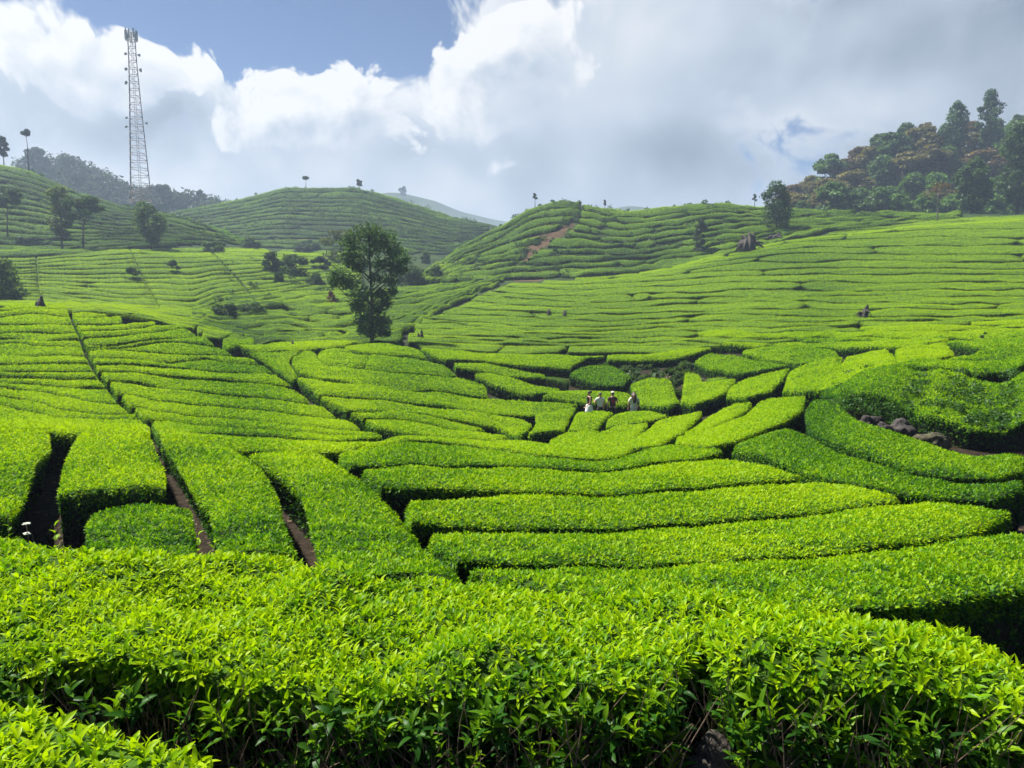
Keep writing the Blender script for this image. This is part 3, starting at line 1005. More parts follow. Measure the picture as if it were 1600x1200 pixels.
# --- the hedges nearest the camera, traced one by one
FGH = 'foreground tea hedges'
strip([(-220, 1005), (0, 1010), (150, 1024), (300, 1046), (500, 1054), (700, 1058), (850, 1054), (1000, 1046), (1060, 1028), (1088, 1000)],
      [(-220, 850), (0, 852), (50, 865), (110, 893), (200, 882), (300, 886), (450, 880), (520, 903), (720, 906), (900, 925), (1000, 935), (1140, 951)],
      'big foreground tea hedge with large shiny leaves across the lower left and middle', .66, n=120, group=FGH, gap=0, rough=2.6)
strip([(1116, 1008), (1150, 1040), (1250, 1058), (1400, 1070), (1550, 1082), (1760, 1094)],
      [(1104, 948), (1160, 955), (1300, 957), (1400, 960), (1490, 963), (1535, 985), (1640, 1040)],
      'foreground tea hedge at lower right behind bare twigs and a stump', .66, n=90, group=FGH, gap=0, rough=2.6)
strip([(-300, 1330), (0, 1330), (200, 1330), (345, 1300)],
      [(-300, 1085), (0, 1098), (100, 1122), (200, 1142), (290, 1160), (345, 1200)],
      'yellow-green tea bush poking into the bottom left corner', .80, n=50, group=FGH, gap=0, rough=1.5)
NR = 'broad tea hedges just beyond the foreground'
strip([(-260, 670), (-260, 730), (-260, 790), (-260, 830)], [(77, 673), (79, 697), (57, 722), (50, 747), (40, 782), (20, 806)],
      'broad tea hedge cut off by the left edge beside the bare path', .66, .85, n=50, group=NR, gap=.015)
strip([(86, 766), (89, 750), (98, 715), (111, 690), (122, 676)], [(262, 754), (260, 732), (245, 697), (232, 672), (230, 669)],
      'squarish tea hedge block with a dark cut front face', .72, .86, n=50, group=NR, gap=.015)
strip([(133, 868), (134, 815), (141, 800), (146, 795)], [(308, 872), (304, 827), (300, 794), (262, 784)],
      'small dark green square tea bush right behind the foreground leaves', .46, .5, n=50, group=NR, gap=.0)
strip([(348, 868), (333, 825), (327, 792), (302, 767), (285, 735), (270, 710), (251, 674)], [(468, 868), (448, 822), (442, 800), (437, 772), (415, 735), (388, 711), (362, 698)],
      'long tea hedge strip running straight away, second strip from the left path', .50, .84, n=60, group=NR, gap=.015)
strip([(509, 892), (490, 850), (480, 810), (470, 772), (442, 742), (410, 720), (386, 707)], [(722, 900), (692, 875), (660, 847), (632, 810), (600, 775), (567, 747), (535, 722), (497, 704)],
      'widest tea hedge strip curving away beside the fan of cross rows', .50, .84, n=60, group=NR, gap=.015)
strip([(-60, 671), (80, 671), (130, 674), (232, 667)], [(-60, 656), (50, 656), (130, 653), (226, 661)],
      'thin tea hedge along the brow at the left edge', .84, group=NR, gap=.015)
strip([(262, 673), (330, 688), (378, 700), (430, 701), (500, 702), (545, 698)], [(250, 669), (330, 679), (400, 683), (460, 687), (560, 689), (600, 687)],
      'thin wavy tea hedge along the brow above the two long strips', .84, group=NR, gap=.015)
FN = 'fan of cross rows right of centre'
strip([(740, 893), (800, 908), (900, 921), (1000, 931), (1150, 942), (1300, 944), (1400, 943), (1500, 930), (1600, 915), (1760, 890)],
      [(740, 888), (850, 889), (950, 886), (1050, 883), (1150, 879), (1250, 869), (1350, 859), (1450, 846), (1520, 834), (1600, 832), (1760, 850)],
      'nearest and widest cross row, running off the right edge above the foreground', .66, n=110, group=FN)
strip([(720, 872), (800, 881), (900, 877), (1000, 878), (1100, 875), (1200, 865), (1300, 858), (1400, 845), (1500, 833), (1572, 803)],
      [(675, 829), (800, 833), (900, 828), (1000, 823), (1100, 817), (1200, 809), (1300, 798), (1400, 786), (1450, 779), (1530, 784), (1575, 796)],
      'second cross row of the fan, its right tip rounded over bare soil', .70, n=110, group=FN)
strip([(645, 812), (700, 818), (800, 820), (900, 820), (1000, 816), (1100, 810), (1200, 803), (1300, 793), (1408, 781)],
      [(642, 781), (700, 776), (800, 769), (900, 770), (1000, 768), (1100, 763), (1200, 756), (1290, 751), (1340, 759), (1408, 778)],
      'third cross row of the fan, ending in a point at the right', .74, n=110, group=FN)
strip([(600, 756), (640, 763), (700, 760), (800, 763), (900, 766), (1000, 763), (1100, 757), (1180, 752), (1252, 748)],
      [(568, 728), (640, 724), (700, 729), (800, 728), (900, 734), (1000, 728), (1080, 718), (1130, 717), (1200, 728), (1252, 745)],
      'fourth cross row of the fan, narrow and slightly waved', .74, n=110, group=FN)
strip([(548, 721), (590, 722), (640, 721), (690, 725), (765, 722), (840, 727), (940, 729), (1010, 720), (1085, 713), (1125, 706)],
      [(532, 704), (580, 694), (640, 692), (700, 695), (760, 702), (840, 715), (915, 719), (965, 713), (1000, 702), (1050, 693), (1122, 702)],
      'top cross row of the fan, dull green with a sagging middle', .58, n=110, group=FN)
strip([(560, 700), (600, 689), (640, 686), (700, 688), (760, 695), (840, 709), (915, 713), (965, 707), (985, 700)],
      [(566, 696), (620, 681), (700, 683), (760, 688), (820, 689), (860, 695), (920, 699), (975, 692), (990, 693)],
      'bright curved tea hedge rimming the hollow above the fan', .84, n=90, group=FN)
SW = 'sweeping strips on the right'
strip([(1150, 702), (1200, 712), (1275, 742), (1350, 757), (1450, 772), (1550, 778), (1596, 764)],
      [(1152, 696), (1230, 667), (1265, 682), (1300, 702), (1350, 721), (1425, 741), (1500, 753), (1592, 751)],
      'deep green tea strip sweeping down to the right edge, lower of two', .50, n=90, group=SW)
strip([(1260, 640), (1267, 665), (1287, 683), (1350, 705), (1412, 728), (1475, 743), (1540, 743), (1594, 734)],
      [(1275, 623), (1305, 623), (1316, 638), (1340, 660), (1375, 670), (1425, 682), (1475, 700), (1525, 710), (1575, 705), (1597, 712)],
      'deep green tea strip sweeping down below the boulders, upper of two', .46, n=90, group=SW)
strip([(1318, 620), (1370, 623), (1400, 627), (1440, 643), (1520, 658), (1620, 660), (1720, 654)],
      [(1284, 611), (1350, 592), (1400, 577), (1480, 580), (1560, 592), (1620, 590), (1720, 585)],
      'unkempt dark green tea bank overhanging the boulders', .47, n=80, group=SW, rough=4.5, gap=0)
strip([(1405, 570), (1480, 574), (1540, 579), (1600, 572), (1720, 572)], [(1405, 563), (1470, 560), (1530, 552), (1600, 542), (1720, 540)],
      'dark shaggy tea hedge behind the bank at the right edge', .48, n=60, group=SW, rough=2.2)
strip([(1555, 545), (1600, 543), (1720, 543)], [(1480, 534), (1600, 526), (1720, 526)], 'dull green tea row above the dark hollow at the right edge', .55, group=SW)
strip([(1405, 563), (1440, 561), (1490, 555)], [(1402, 546), (1440, 538), (1475, 535)], 'smooth yellow-green tea top right of the upright slot', .88, group=SW)
strip([(1277, 610), (1310, 604), (1350, 589), (1398, 574)], [(1328, 557), (1360, 549), (1385, 546), (1398, 562)], 'yellow-green tea top between the two upright slots', .88, group=SW)
strip([(1226, 612), (1250, 612), (1285, 606), (1308, 589)], [(1234, 582), (1260, 568), (1300, 557), (1314, 557)], 'yellow-green tea block left of the upright slot', .86, group=SW)
HO = 'odd-shaped tea blocks around the hollow'
strip([(1062, 690), (1110, 695), (1147, 690), (1185, 675), (1222, 660), (1252, 638)], [(1060, 683), (1120, 667), (1165, 650), (1185, 631), (1210, 622), (1256, 617)],
      'bright tea hedge rising diagonally to a blunt upper right end', .82, group=HO)
strip([(862, 697), (890, 697), (915, 688), (933, 677)], [(862, 688), (885, 676), (920, 671), (935, 672)], 'leftmost of the bright petal-shaped tea hedges', .84, group=HO)
strip([(893, 701), (940, 700), (980, 690), (1008, 667)], [(900, 693), (935, 674), (960, 664), (1010, 660)], 'second petal-shaped tea hedge from the left', .84, group=HO)
strip([(985, 696), (1030, 693), (1065, 675), (1093, 648)], [(978, 690), (1015, 670), (1030, 656), (1095, 643)], 'third petal-shaped tea hedge from the left', .84, group=HO)
strip([(1075, 680), (1100, 673), (1140, 656), (1170, 638)], [(1072, 676), (1085, 668), (1105, 651), (1150, 631), (1172, 631)], 'rightmost petal-shaped tea hedge beside the diagonal one', .84, group=HO)
strip([(890, 671), (910, 671), (930, 667), (947, 652)], [(905, 641), (930, 640), (940, 640), (957, 643)], 'wedge of tea hedge in front of the three left walkers', .84, group=HO)
strip([(949, 665), (970, 663), (1010, 657), (1038, 650)], [(951, 656), (970, 644), (1000, 642), (1040, 646)], 'tea hedge in front of the long-haired walker', .82, group=HO)
strip([(850, 621), (900, 626), (940, 630), (980, 633), (990, 629)], [(868, 612), (900, 610), (940, 612), (980, 615), (990, 620)], 'tea hedge directly behind the three left walkers', .78, group=HO)
strip([(1002, 631), (1030, 634), (1050, 634), (1060, 629)], [(987, 600), (1002, 592), (1020, 589), (1045, 591)], 'rounded tea block right of the long-haired walker', .72, group=HO)
strip([(893, 585), (910, 593), (940, 602), (975, 603), (983, 591)], [(893, 582), (912, 570), (950, 568), (980, 581), (984, 588)], 'deep green oval tea bed above the walkers', .48, group=HO)
strip([(1066, 628), (1085, 630), (1105, 625), (1125, 617), (1146, 599)], [(1072, 584), (1090, 585), (1098, 598), (1125, 595), (1147, 594)], 'tea hedge with a raised left shoulder beside the soil track', .78, group=HO)
strip([(1138, 617), (1170, 618), (1200, 610), (1222, 590)], [(1142, 604), (1165, 592), (1200, 582), (1232, 576)], 'leaf-shaped bright tea block left of the soil cutting', .84, group=HO)
strip([(1088, 567), (1110, 576), (1150, 582), (1190, 579), (1225, 572)], [(1088, 564), (1105, 553), (1140, 556), (1200, 564), (1228, 569)], 'dull green tea bed above the soil track', .56, group=HO)
strip([(1163, 554), (1200, 560), (1250, 567), (1280, 565), (1308, 558)], [(1163, 548), (1190, 541), (1250, 542), (1290, 547), (1308, 554)], 'long oval tea bed at the upper right of the hollow', .70, group=HO)
strip([(952, 561), (1000, 562), (1045, 559), (1070, 555), (1108, 545)], [(950, 556), (1000, 553), (1050, 548), (1108, 542)], 'narrow tea row above the bare soil of the hollow', .70, group=HO)
strip([(778, 549), (820, 551), (870, 549), (884, 545)], [(792, 539), (850, 539), (880, 541)], 'pointed tea bed left of the long upper row', .76, group=HO)
strip([(888, 549), (950, 550), (1030, 550), (1090, 545)], [(892, 541), (950, 540), (1030, 540), (1100, 538)], 'long straight tea row along the upper edge of the hollow', .76, group=HO)
strip([(662, 541), (700, 545), (770, 548), (785, 542)], [(644, 533), (700, 534), (750, 536), (785, 538)], 'tea row starting right of the lone tree', .78, group=HO)
strip([(677, 555), (700, 562), (757, 563)], [(659, 542), (700, 546), (758, 552)], 'short tea bed right of the knoll path', .72, group=HO)
strip([(760, 564), (800, 568), (850, 573), (888, 575), (905, 562)], [(761, 553), (830, 554), (890, 556), (945, 556)], 'tea bed left of the oval bed above the walkers', .68, group=HO)
strip([(714, 575), (760, 580), (800, 587), (850, 589)], [(711, 567), (760, 568), (800, 576), (850, 584)], 'slim tea bed pointing at the oval bed', .72, group=HO)
strip([(857, 591), (885, 598)], [(853, 586), (889, 593)], 'little tea bed at the tip of the slim bed', .55, group=HO, n=24)
strip([(748, 590), (770, 601), (800, 611), (825, 618), (858, 617), (874, 612)], [(743, 585), (775, 584), (820, 596), (870, 607)], 'boat-shaped tea bed below the slim bed', .74, group=HO)
strip([(836, 649), (838, 660), (826, 678)], [(900, 634), (892, 650), (880, 672)], 'tea block left of the walkers, beyond the hooked path', .82, group=HO, n=40)
strip([(1108, 597), (1120, 595), (1135, 593)], [(1105, 590), (1120, 588), (1135, 590)], 'scrap of tea hedge beside the soil track', .7, group=HO, n=24)

# --- concentric rows round the knoll with the lone tree
C0 = [(540, 541), (575, 536), (610, 536), (642, 542), (664, 556)]
C1a = [(540, 543), (555, 549), (585, 554), (635, 555), (664, 558)]
KN = 'rows wrapped round the knoll'
strip(C1a, C0, 'lens-shaped tea bed on top of the knoll under the lone tree', .66, group=KN)
strip([(498, 553), (497, 560), (512, 569), (535, 573), (566, 574)], [(505, 547), (520, 543), (535, 544), (553, 552), (576, 556)], 'left half of the tea ring just below the knoll top', .62, group=KN)
strip([(572, 575), (597, 579), (647, 585), (713, 586)], [(580, 556), (635, 557), (664, 561), (690, 570)], 'right half of the tea ring just below the knoll top', .66, group=KN)
strip([(458, 560), (456, 567), (468, 582), (500, 591), (560, 599), (610, 606), (672, 609), (760, 619)], [(478, 548), (493, 549), (494, 561), (510, 570), (567, 577), (647, 588), (715, 588), (755, 600)],
      'wide tea ring curling round the left foot of the knoll', .68, n=90, group=KN)
strip([(500, 614), (535, 616), (585, 620), (635, 628), (710, 636), (765, 644), (835, 648), (900, 633)], [(465, 588), (500, 594), (560, 602), (610, 609), (672, 612), (760, 622), (820, 626), (900, 631)],
      'long tea ring second out from the knoll, reaching towards the walkers', .76, n=90, group=KN)
strip([(545, 638), (585, 638), (635, 644), (702, 655), (752, 663), (775, 665), (810, 680)], [(502, 617), (535, 619), (585, 623), (635, 631), (710, 639), (765, 647), (812, 651), (830, 660)],
      'tea ring third out from the knoll with a hooked right end', .80, n=90, group=KN)
strip([(572, 649), (610, 651), (660, 660), (710, 669), (732, 674)], [(548, 641), (585, 641), (635, 647), (702, 658), (755, 668)], 'slender tea ring fourth out from the knoll', .80, n=70, group=KN)
strip([(592, 664), (640, 677), (690, 682), (740, 683), (780, 687)], [(572, 652), (610, 654), (660, 663), (710, 672), (760, 675), (790, 682)], 'outermost tea ring at the bottom of the knoll rows', .82, n=70, group=KN)
strip([(456, 592), (435, 579), (410, 562), (390, 551)], [(463, 586), (449, 566), (455, 556), (468, 549)], 'pointed tea bed between the long path and the knoll', .78, group=KN, n=40)
strip([(395, 548), (440, 547), (500, 544), (535, 540)], [(375, 540), (440, 536), (500, 534), (560, 533)], 'flat bright tea bed left of the lone tree', .82, group=KN)

# --- left slope, either side of the long straight path
P1 = [(100.7, 477), (109.4, 502), (120.0, 527), (129.6, 554), (139.3, 574), (152.9, 592), (167.6, 610), (182.2, 627), (198.8, 642), (223.5, 660)]
P1r = [(110.3, 477), (119.7, 502), (131.2, 527), (143.5, 554), (153.9, 574), (168.4, 592), (184.8, 610), (201.1, 627), (219.6, 642), (246.0, 660)]
P2 = [(291.0, 509), (308.9, 522), (328.7, 537), (351.6, 547), (376.3, 552), (401.2, 566), (426.1, 582), (445.9, 595), (462.8, 607), (490.7, 622), (509.4, 635), (539.3, 650), (574.1, 665), (594.0, 676)]
W = [[(-80, 657), (0, 657), (100, 657), (225, 660)],
     [(-80, 634), (0, 633), (15, 636), (50, 644), (100, 652), (180, 652), (225, 655)],
     [(-80, 618), (0, 618), (37, 622), (75, 632), (105, 639), (150, 644), (210, 646)],
     [(-80, 606), (0, 606), (42, 609), (75, 611), (107, 617), (140, 624), (190, 629)],
     [(-80, 597), (50, 597), (90, 601), (125, 604), (172, 606)],
     [(-80, 588), (50, 588), (100, 590), (160, 591)],
     [(-80, 580), (50, 580), (152, 579)],
     [(-80, 569), (75, 568), (145, 568)],
     [(-80, 550), (0, 552), (25, 555), (50, 557), (82, 554), (140, 556)],
     [(-80, 537), (0, 537), (32, 536), (62, 540), (135, 541)],
     [(-80, 530), (32, 530), (65, 533), (125, 531)],
     [(-80, 521), (50, 519), (120, 520)],
     [(-80, 506), (50, 507), (115, 507)],
     [(-80, 496), (0, 494), (25, 490), (62, 489), (110, 494)],
     [(-80, 487), (15, 486), (37, 482), (108, 483)],
     [(-80, 484), (0, 482), (25, 474.5), (57, 473), (105, 477)]]
family(W, 'on the left slope left of the long path', .74, gap=.36, rough=.8, wob=.4, group='rows left of the long straight path', ends=(None, P1))
E = [[(230, 666), (282, 671), (335, 674), (397, 678), (460, 682), (522, 685), (605, 681)],
     [(215, 650), (275, 656), (320, 662), (360, 666), (430, 671), (500, 676), (605, 679)],
     [(200, 631), (250, 640), (287, 646), (350, 651), (410, 657), (472, 665), (535, 669), (590, 674)],
     [(180, 611), (212, 616), (262, 625), (325, 632), (400, 639), (472, 647), (550, 653)],
     [(165, 594), (225, 599), (275, 607), (337, 615), (400, 621), (485, 631), (512, 633)],
     [(150, 578), (200, 580), (250, 586), (300, 592), (400, 600), (470, 609)],
     [(145, 569), (200, 571), (262, 574), (300, 575), (350, 581), (400, 584), (440, 586)],
     [(138, 557), (195, 557), (225, 562), (262, 566), (300, 562), (325, 559), (355, 565), (415, 571)],
     [(132, 547), (200, 546), (250, 551), (290, 556), (330, 553), (395, 558)],
     [(132, 543), (175, 542), (200, 541), (237, 537), (282, 536), (337, 541), (350, 544)],
     [(130, 538), (175, 538), (207, 534), (250, 531), (312, 525), (325, 529)],
     [(125, 530), (175, 526), (225, 521), (297, 511)],
     [(120, 519), (175, 516), (225, 511), (267, 507), (297, 510)],
     [(115, 507), (162, 507), (180, 505), (240, 503)],
     [(112, 498), (150, 495), (187, 492.5)],
     [(108, 488), (137, 486), (165, 489.5)],
     [(104, 477), (130, 480.5), (160, 489)]]
family(E, 'on the left slope between two long paths', .76, gap=.36, rough=.8, wob=.4, group='rows between the two long paths', ends=(P1r, P2))
family([[(318, 527), (345, 527), (362, 521)], [(310, 519), (335, 513), (362, 516)], [(302, 510), (330, 509), (345, 512)]], 'beside the little looped path', .78, group='rows by the looped path')
family([[(345, 546), (370, 541), (393, 536), (400, 529)], [(350, 538), (370, 531), (395, 527)], [(350, 530), (365, 522), (395, 524)]], 'right of the little looped path', .78, group='rows by the looped path')

# --- the wide slope on the right
R = [[(640, 534), (790, 538), (960, 541), (1100, 539), (1160, 540), (1300, 544), (1400, 542), (1480, 534)],
     [(640, 528), (720, 529), (800, 532), (900, 534), (1000, 535), (1100, 533), (1250, 534), (1380, 534), (1500, 531), (1600, 527), (1700, 527)],
     [(640, 521), (750, 524), (850, 527), (950, 528), (1100, 526), (1250, 527), (1400, 526), (1600, 521), (1700, 520)],
     [(650, 513), (740, 513), (800, 520), (900, 523), (1000, 520), (1100, 517), (1250, 517), (1400, 516), (1600, 513), (1700, 513)],
     [(640, 506), (700, 504), (740, 510), (830, 515), (900, 518), (1000, 513), (1100, 509), (1250, 509), (1330, 509), (1450, 508), (1600, 506), (1700, 506)],
     [(660, 496), (720, 502), (800, 508), (900, 511), (950, 510), (1000, 506), (1060, 502), (1130, 501), (1200, 501), (1290, 502), (1400, 500), (1500, 500), (1600, 498), (1700, 498)],
     [(680, 487), (760, 493), (860, 498), (950, 501), (1060, 496), (1100, 491), (1200, 491), (1300, 494), (1400, 493), (1600, 492), (1700, 492)],
     [(700, 478), (800, 485), (870, 489), (950, 490), (1040, 488), (1130, 485), (1200, 481), (1300, 483), (1450, 481), (1600, 483), (1700, 483)],
     [(725, 469), (800, 475), (870, 479), (940, 481), (1000, 480), (1060, 474), (1150, 473), (1260, 470), (1400, 473), (1500, 474), (1600, 473), (1700, 473)],
     [(742, 461), (820, 467), (900, 471), (980, 472), (1060, 466), (1100, 464), (1200, 464), (1300, 461), (1400, 460), (1500, 462), (1600, 461), (1700, 461)],
     [(760, 454), (850, 461), (930, 463), (1000, 459), (1080, 457), (1150, 452), (1250, 452), (1350, 453), (1450, 451), (1600, 452), (1700, 452)],
     [(778, 447), (870, 452), (950, 450), (1050, 447), (1120, 440), (1200, 440), (1300, 439), (1400, 441), (1500, 440), (1600, 442), (1700, 442)],
     [(795, 441), (900, 444), (1000, 440), (1080, 434), (1160, 430), (1270, 427), (1340, 429), (1450, 427), (1600, 429), (1700, 429)],
     [(850, 438), (950, 436), (1030, 431), (1100, 424), (1180, 421), (1260, 418), (1300, 417), (1400, 418), (1500, 419), (1600, 419), (1700, 419)],
     [(900, 434), (1000, 428), (1080, 420), (1150, 411), (1250, 409), (1350, 406), (1400, 405), (1450, 409), (1600, 408), (1700, 408)],
     [(1000, 424), (1060, 416), (1120, 407), (1170, 402), (1230, 397), (1300, 394), (1400, 397), (1500, 397), (1600, 396), (1700, 396)],
     [(1050, 416), (1110, 403), (1170, 396), (1250, 387), (1350, 384), (1450, 383), (1600, 383), (1700, 383)],
     [(1090, 408), (1170, 389), (1250, 378), (1350, 372), (1450, 369), (1540, 372), (1600, 371), (1700, 371)],
     [(1130, 398), (1200, 379), (1300, 367), (1400, 361), (1500, 357), (1600, 358), (1700, 358)],
     [(1180, 385), (1250, 373), (1330, 360), (1420, 353), (1520, 348), (1600, 346), (1700, 345)],
     [(1230, 375), (1300, 361), (1400, 351), (1480, 342), (1600, 336), (1700, 335)]]
P3 = [(790, 439), (756, 454), (727, 470), (698, 479), (676, 489), (650, 497), (640, 510), (636, 540)]
family(R, 'on the broad right-hand slope', .76, gap=.52, wob=3.0, rough=1.2, group='rows on the broad right-hand slope', ends=(P3, None), brk=2, bk=.75, tone_var=.12, bulge=.06)


def between(lo, hi, n, u0, u1, wob=2.0, du=12, skew=1.0):
    us = np.arange(u0, u1 + du, du)
    a, b = np.interp(us, *np.asarray(lo, float).T), np.interp(us, *np.asarray(hi, float).T)
    out = []
    for k in range(n + 1):
        f = (k / n) ** skew
        w = wob * fbm(us / 55 + 31 * random.random(), np.full(len(us), k * .35), 3)
        out.append(list(zip(us, a + (b - a) * f + w * (0 < k < n))))
    return out


# rough rows in the valley behind the tree
family(between([(290, 506), (400, 533), (480, 535), (570, 535), (640, 532), (690, 495), (795, 440)], [(260, 476), (400, 458), (520, 452), (640, 447), (720, 440), (795, 433)], 9, 300, 790, 5),
       'in the rough valley behind the tree', .56, gap=.42, wob=2, group='rough rows in the valley', brk=4, bk=.8, tone_var=.16, bulge=.25, rough=3.0, ends=(None, [(786, 437), (750, 454), (720, 470), (690, 479), (667, 489), (642, 497), (630, 510), (622, 540)]))
# sunlit field on the far left
FP1, FP2, FP3 = [(57, 403), (60, 440), (65, 472)], [(202, 386), (222, 430), (250, 480)], [(322, 383), (372, 435), (400, 470)]
family(between([(-60, 476), (60, 479), (110, 488), (200, 504), (300, 512), (340, 490), (560, 456)], [(-60, 402), (40, 402), (120, 396), (200, 387), (330, 386), (560, 392)], 15, -60, 556, 3.0),
       'on the sunlit field below the tower', .82, gap=.5, wob=1.2, group='rows in the sunlit field below the tower', breaks=[FP1, FP2, FP3], brk=1, bk=.5, ymin=60, tone_var=.08, bulge=.1, rough=1.2)
# hill under the tower; its low leaf tone stands in for a cloud shadow
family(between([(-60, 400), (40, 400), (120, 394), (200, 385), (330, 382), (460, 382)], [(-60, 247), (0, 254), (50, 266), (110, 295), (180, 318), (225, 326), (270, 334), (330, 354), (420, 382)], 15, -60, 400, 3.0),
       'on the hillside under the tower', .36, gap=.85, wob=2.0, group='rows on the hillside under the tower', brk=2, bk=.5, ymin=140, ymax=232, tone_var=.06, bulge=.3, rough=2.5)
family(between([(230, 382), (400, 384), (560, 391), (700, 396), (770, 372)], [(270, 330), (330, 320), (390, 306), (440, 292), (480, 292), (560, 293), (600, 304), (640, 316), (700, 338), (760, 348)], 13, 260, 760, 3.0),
       'on the round hill left of centre', .32, gap=.9, wob=2.5, group='rows on the round hill left of centre', brk=2, bk=.5, ymin=215, ymax=334, tone_var=.06, bulge=.3, rough=3)  # low tone again: cloud shadow put into the leaf colour


# terraces on the centre hill, broken by the bare slip
def slip(v):
    return np.interp(v, [325, 338, 350, 365, 385, 402, 412, 436], [906, 904, 880, 848, 824, 812, 804, 800]) + 13 * vnoise(np.array(v * .09), np.array(3.0))


def slip_r(v):
    return np.interp(v, [325, 338, 350, 365, 385, 402, 412, 436], [908, 912, 908, 880, 850, 824, 806, 802]) + 17 * vnoise(np.array(v * .11), np.array(9.0))


CH = between([(640, 452), (700, 438), (800, 434), (900, 431), (1000, 424), (1100, 408), (1180, 384), (1230, 374), (1300, 360), (1400, 350), (1500, 340)],
             [(640, 436), (690, 408), (720, 384), (760, 364), (800, 341), (830, 323), (870, 312), (900, 314), (940, 326), (1000, 328), (1060, 322), (1100, 315), (1140, 316), (1180, 322), (1240, 326), (1300, 328), (1400, 331), (1500, 332)],
             10, 660, 1500, 7.0)
lft = [(slip(v), v) for v in range(325, 436, 8)]
rgt = [(slip_r(v), v) for v in range(325, 436, 8)]
family(CH, 'on the terraced hill left of the slip', .62, gap=.7, wob=2.5, group='terraces on the centre hill', brk=1, bk=.4, ymin=150, ymax=212, bulge=.35, ends=(None, lft), rough=3.2, h_add=.15)
family(CH, 'on the terraced hill right of the slip', .66, gap=.7, wob=2.5, group='terraces on the centre hill', brk=4, bk=.85, ymin=138, ymax=212, bulge=.35, ends=(rgt, None), rough=3.2, h_add=.15)


def build_hedges():
    HEDGES.sort(key=lambda h: -h[0])
    keep, rest = HEDGES[:296], HEDGES[296:]
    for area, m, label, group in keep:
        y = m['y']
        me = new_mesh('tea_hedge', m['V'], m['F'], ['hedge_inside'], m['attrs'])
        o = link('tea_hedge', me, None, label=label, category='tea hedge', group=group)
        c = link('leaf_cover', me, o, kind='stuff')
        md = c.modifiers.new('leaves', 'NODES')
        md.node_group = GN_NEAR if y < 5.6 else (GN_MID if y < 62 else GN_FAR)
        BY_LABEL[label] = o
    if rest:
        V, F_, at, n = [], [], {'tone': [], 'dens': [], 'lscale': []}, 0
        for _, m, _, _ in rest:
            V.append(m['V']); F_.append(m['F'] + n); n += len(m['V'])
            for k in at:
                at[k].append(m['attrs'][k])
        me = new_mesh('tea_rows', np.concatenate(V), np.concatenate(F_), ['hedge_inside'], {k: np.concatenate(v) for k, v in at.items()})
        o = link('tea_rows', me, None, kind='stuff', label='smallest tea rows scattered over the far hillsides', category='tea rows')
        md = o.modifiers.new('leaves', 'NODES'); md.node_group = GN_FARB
    print('HEDGES', len(HEDGES), 'verts', sum(len(h[1]['V']) for h in HEDGES))


build_hedges()
#@@OBJECTS
# ------------------------------------------------------------------ trees and shrubs
def leaf_cloud(blobs, size, seed, fill=.35, density=None, flat=.0, age_top=.5):
    """leaf faces spread through the crown's clumps: blobs = (x, y, z, rx, ry, rz, count)"""
    r = np.random.RandomState(seed)
    P, NRM, A = [], [], []
    for (x, y, z, rx, ry, rz, n) in blobs:
        n = int(n * 1.9)
        d = r.normal(size=(n, 3)); d /= np.linalg.norm(d, axis=1)[:, None]
        k = r.uniform(fill, 1.0, n) ** .6 * (1 + .28 * r.normal(size=n) * .5)
        p = np.array([x, y, z]) + d * k[:, None] * np.array([rx, ry, rz])
        P.append(p); NRM.append(d)
        A.append(np.clip(.45 + r.uniform(-.35, .35, n) + r.uniform(-.22, .22), 0, 1))
    P, D, A = np.concatenate(P), np.concatenate(NRM), np.concatenate(A)
    n = len(P)
    nr = D * .6 + r.normal(size=(n, 3)) * .7 + np.array([0, 0, .5 + flat])
    nr /= np.linalg.norm(nr, axis=1)[:, None]
    t = np.cross(nr, r.normal(size=(n, 3))); t /= np.linalg.norm(t, axis=1)[:, None]
    b = np.cross(nr, t)
    s = size * r.uniform(.6, 1.35, n)[:, None]
    V = np.stack([P - t * s, P - b * s * .55 + nr * s * .12, P + t * s, P + b * s * .55 + nr * s * .12], 1).reshape(-1, 3)
    F = np.arange(4 * n).reshape(-1, 4)
    return new_mesh('crown', V, F, ['crown_leaf'], {'age': np.repeat(A, 4)}, False)


def wood_mesh(path, r0, r1, limbs, m='bark', sides=7):
    mb = MB()
    n = len(path)
    mb.tube(path, [r0 + (r1 - r0) * (i / (n - 1)) ** .8 for i in range(n)], sides)
    for (a, b, ra) in limbs:
        a, b = np.asarray(a, float), np.asarray(b, float)
        mid = (a + b) / 2 + np.array([0, 0, -.06 * np.linalg.norm(b - a)])
        mb.tube([a, mid, b], [ra, ra * .65, ra * .25], 5)
    return mb.mesh('trunk', [m])


def at_path(path, z):
    p = np.asarray(path, float)
    return np.array([np.interp(z, p[:, 2], p[:, 0]), np.interp(z, p[:, 2], p[:, 1]), z])


def spot(u, v, ymin=0, ymax=1e9, drop=0.0):
    """ground point seen at pixel (u, v)"""
    for k in range(60):
        p, ok = hit([u], [v + k], ymin, ymax, drop)
        if ok[0]:
            x, y = p[0]
            return float(x), float(y), float(ground(x, y))
    raise ValueError((u, v))


def make_tree(kind, label, loc, path, r0, blobs, size, col, limbs=None, seed=1, group=None, cat='tree', bark='bark', fill=.35, flat=0.0):
    t = thing(kind, label, cat, loc, group)
    if limbs is None:
        limbs = [(at_path(path, min(path[-1][2], max(path[0][2] + .2 * path[-1][2], b[2] - .8 * math.hypot(b[0], b[1]) - .3 * b[5]))), (b[0], b[1], b[2]), r0 * .4) for b in blobs[:16]]
    link('trunk', wood_mesh(path, r0, r0 * .2, limbs, bark), t)
    c = link('crown', leaf_cloud(blobs, size, seed, fill, flat=flat), t)
    c.color = (*col, 1)
    return t


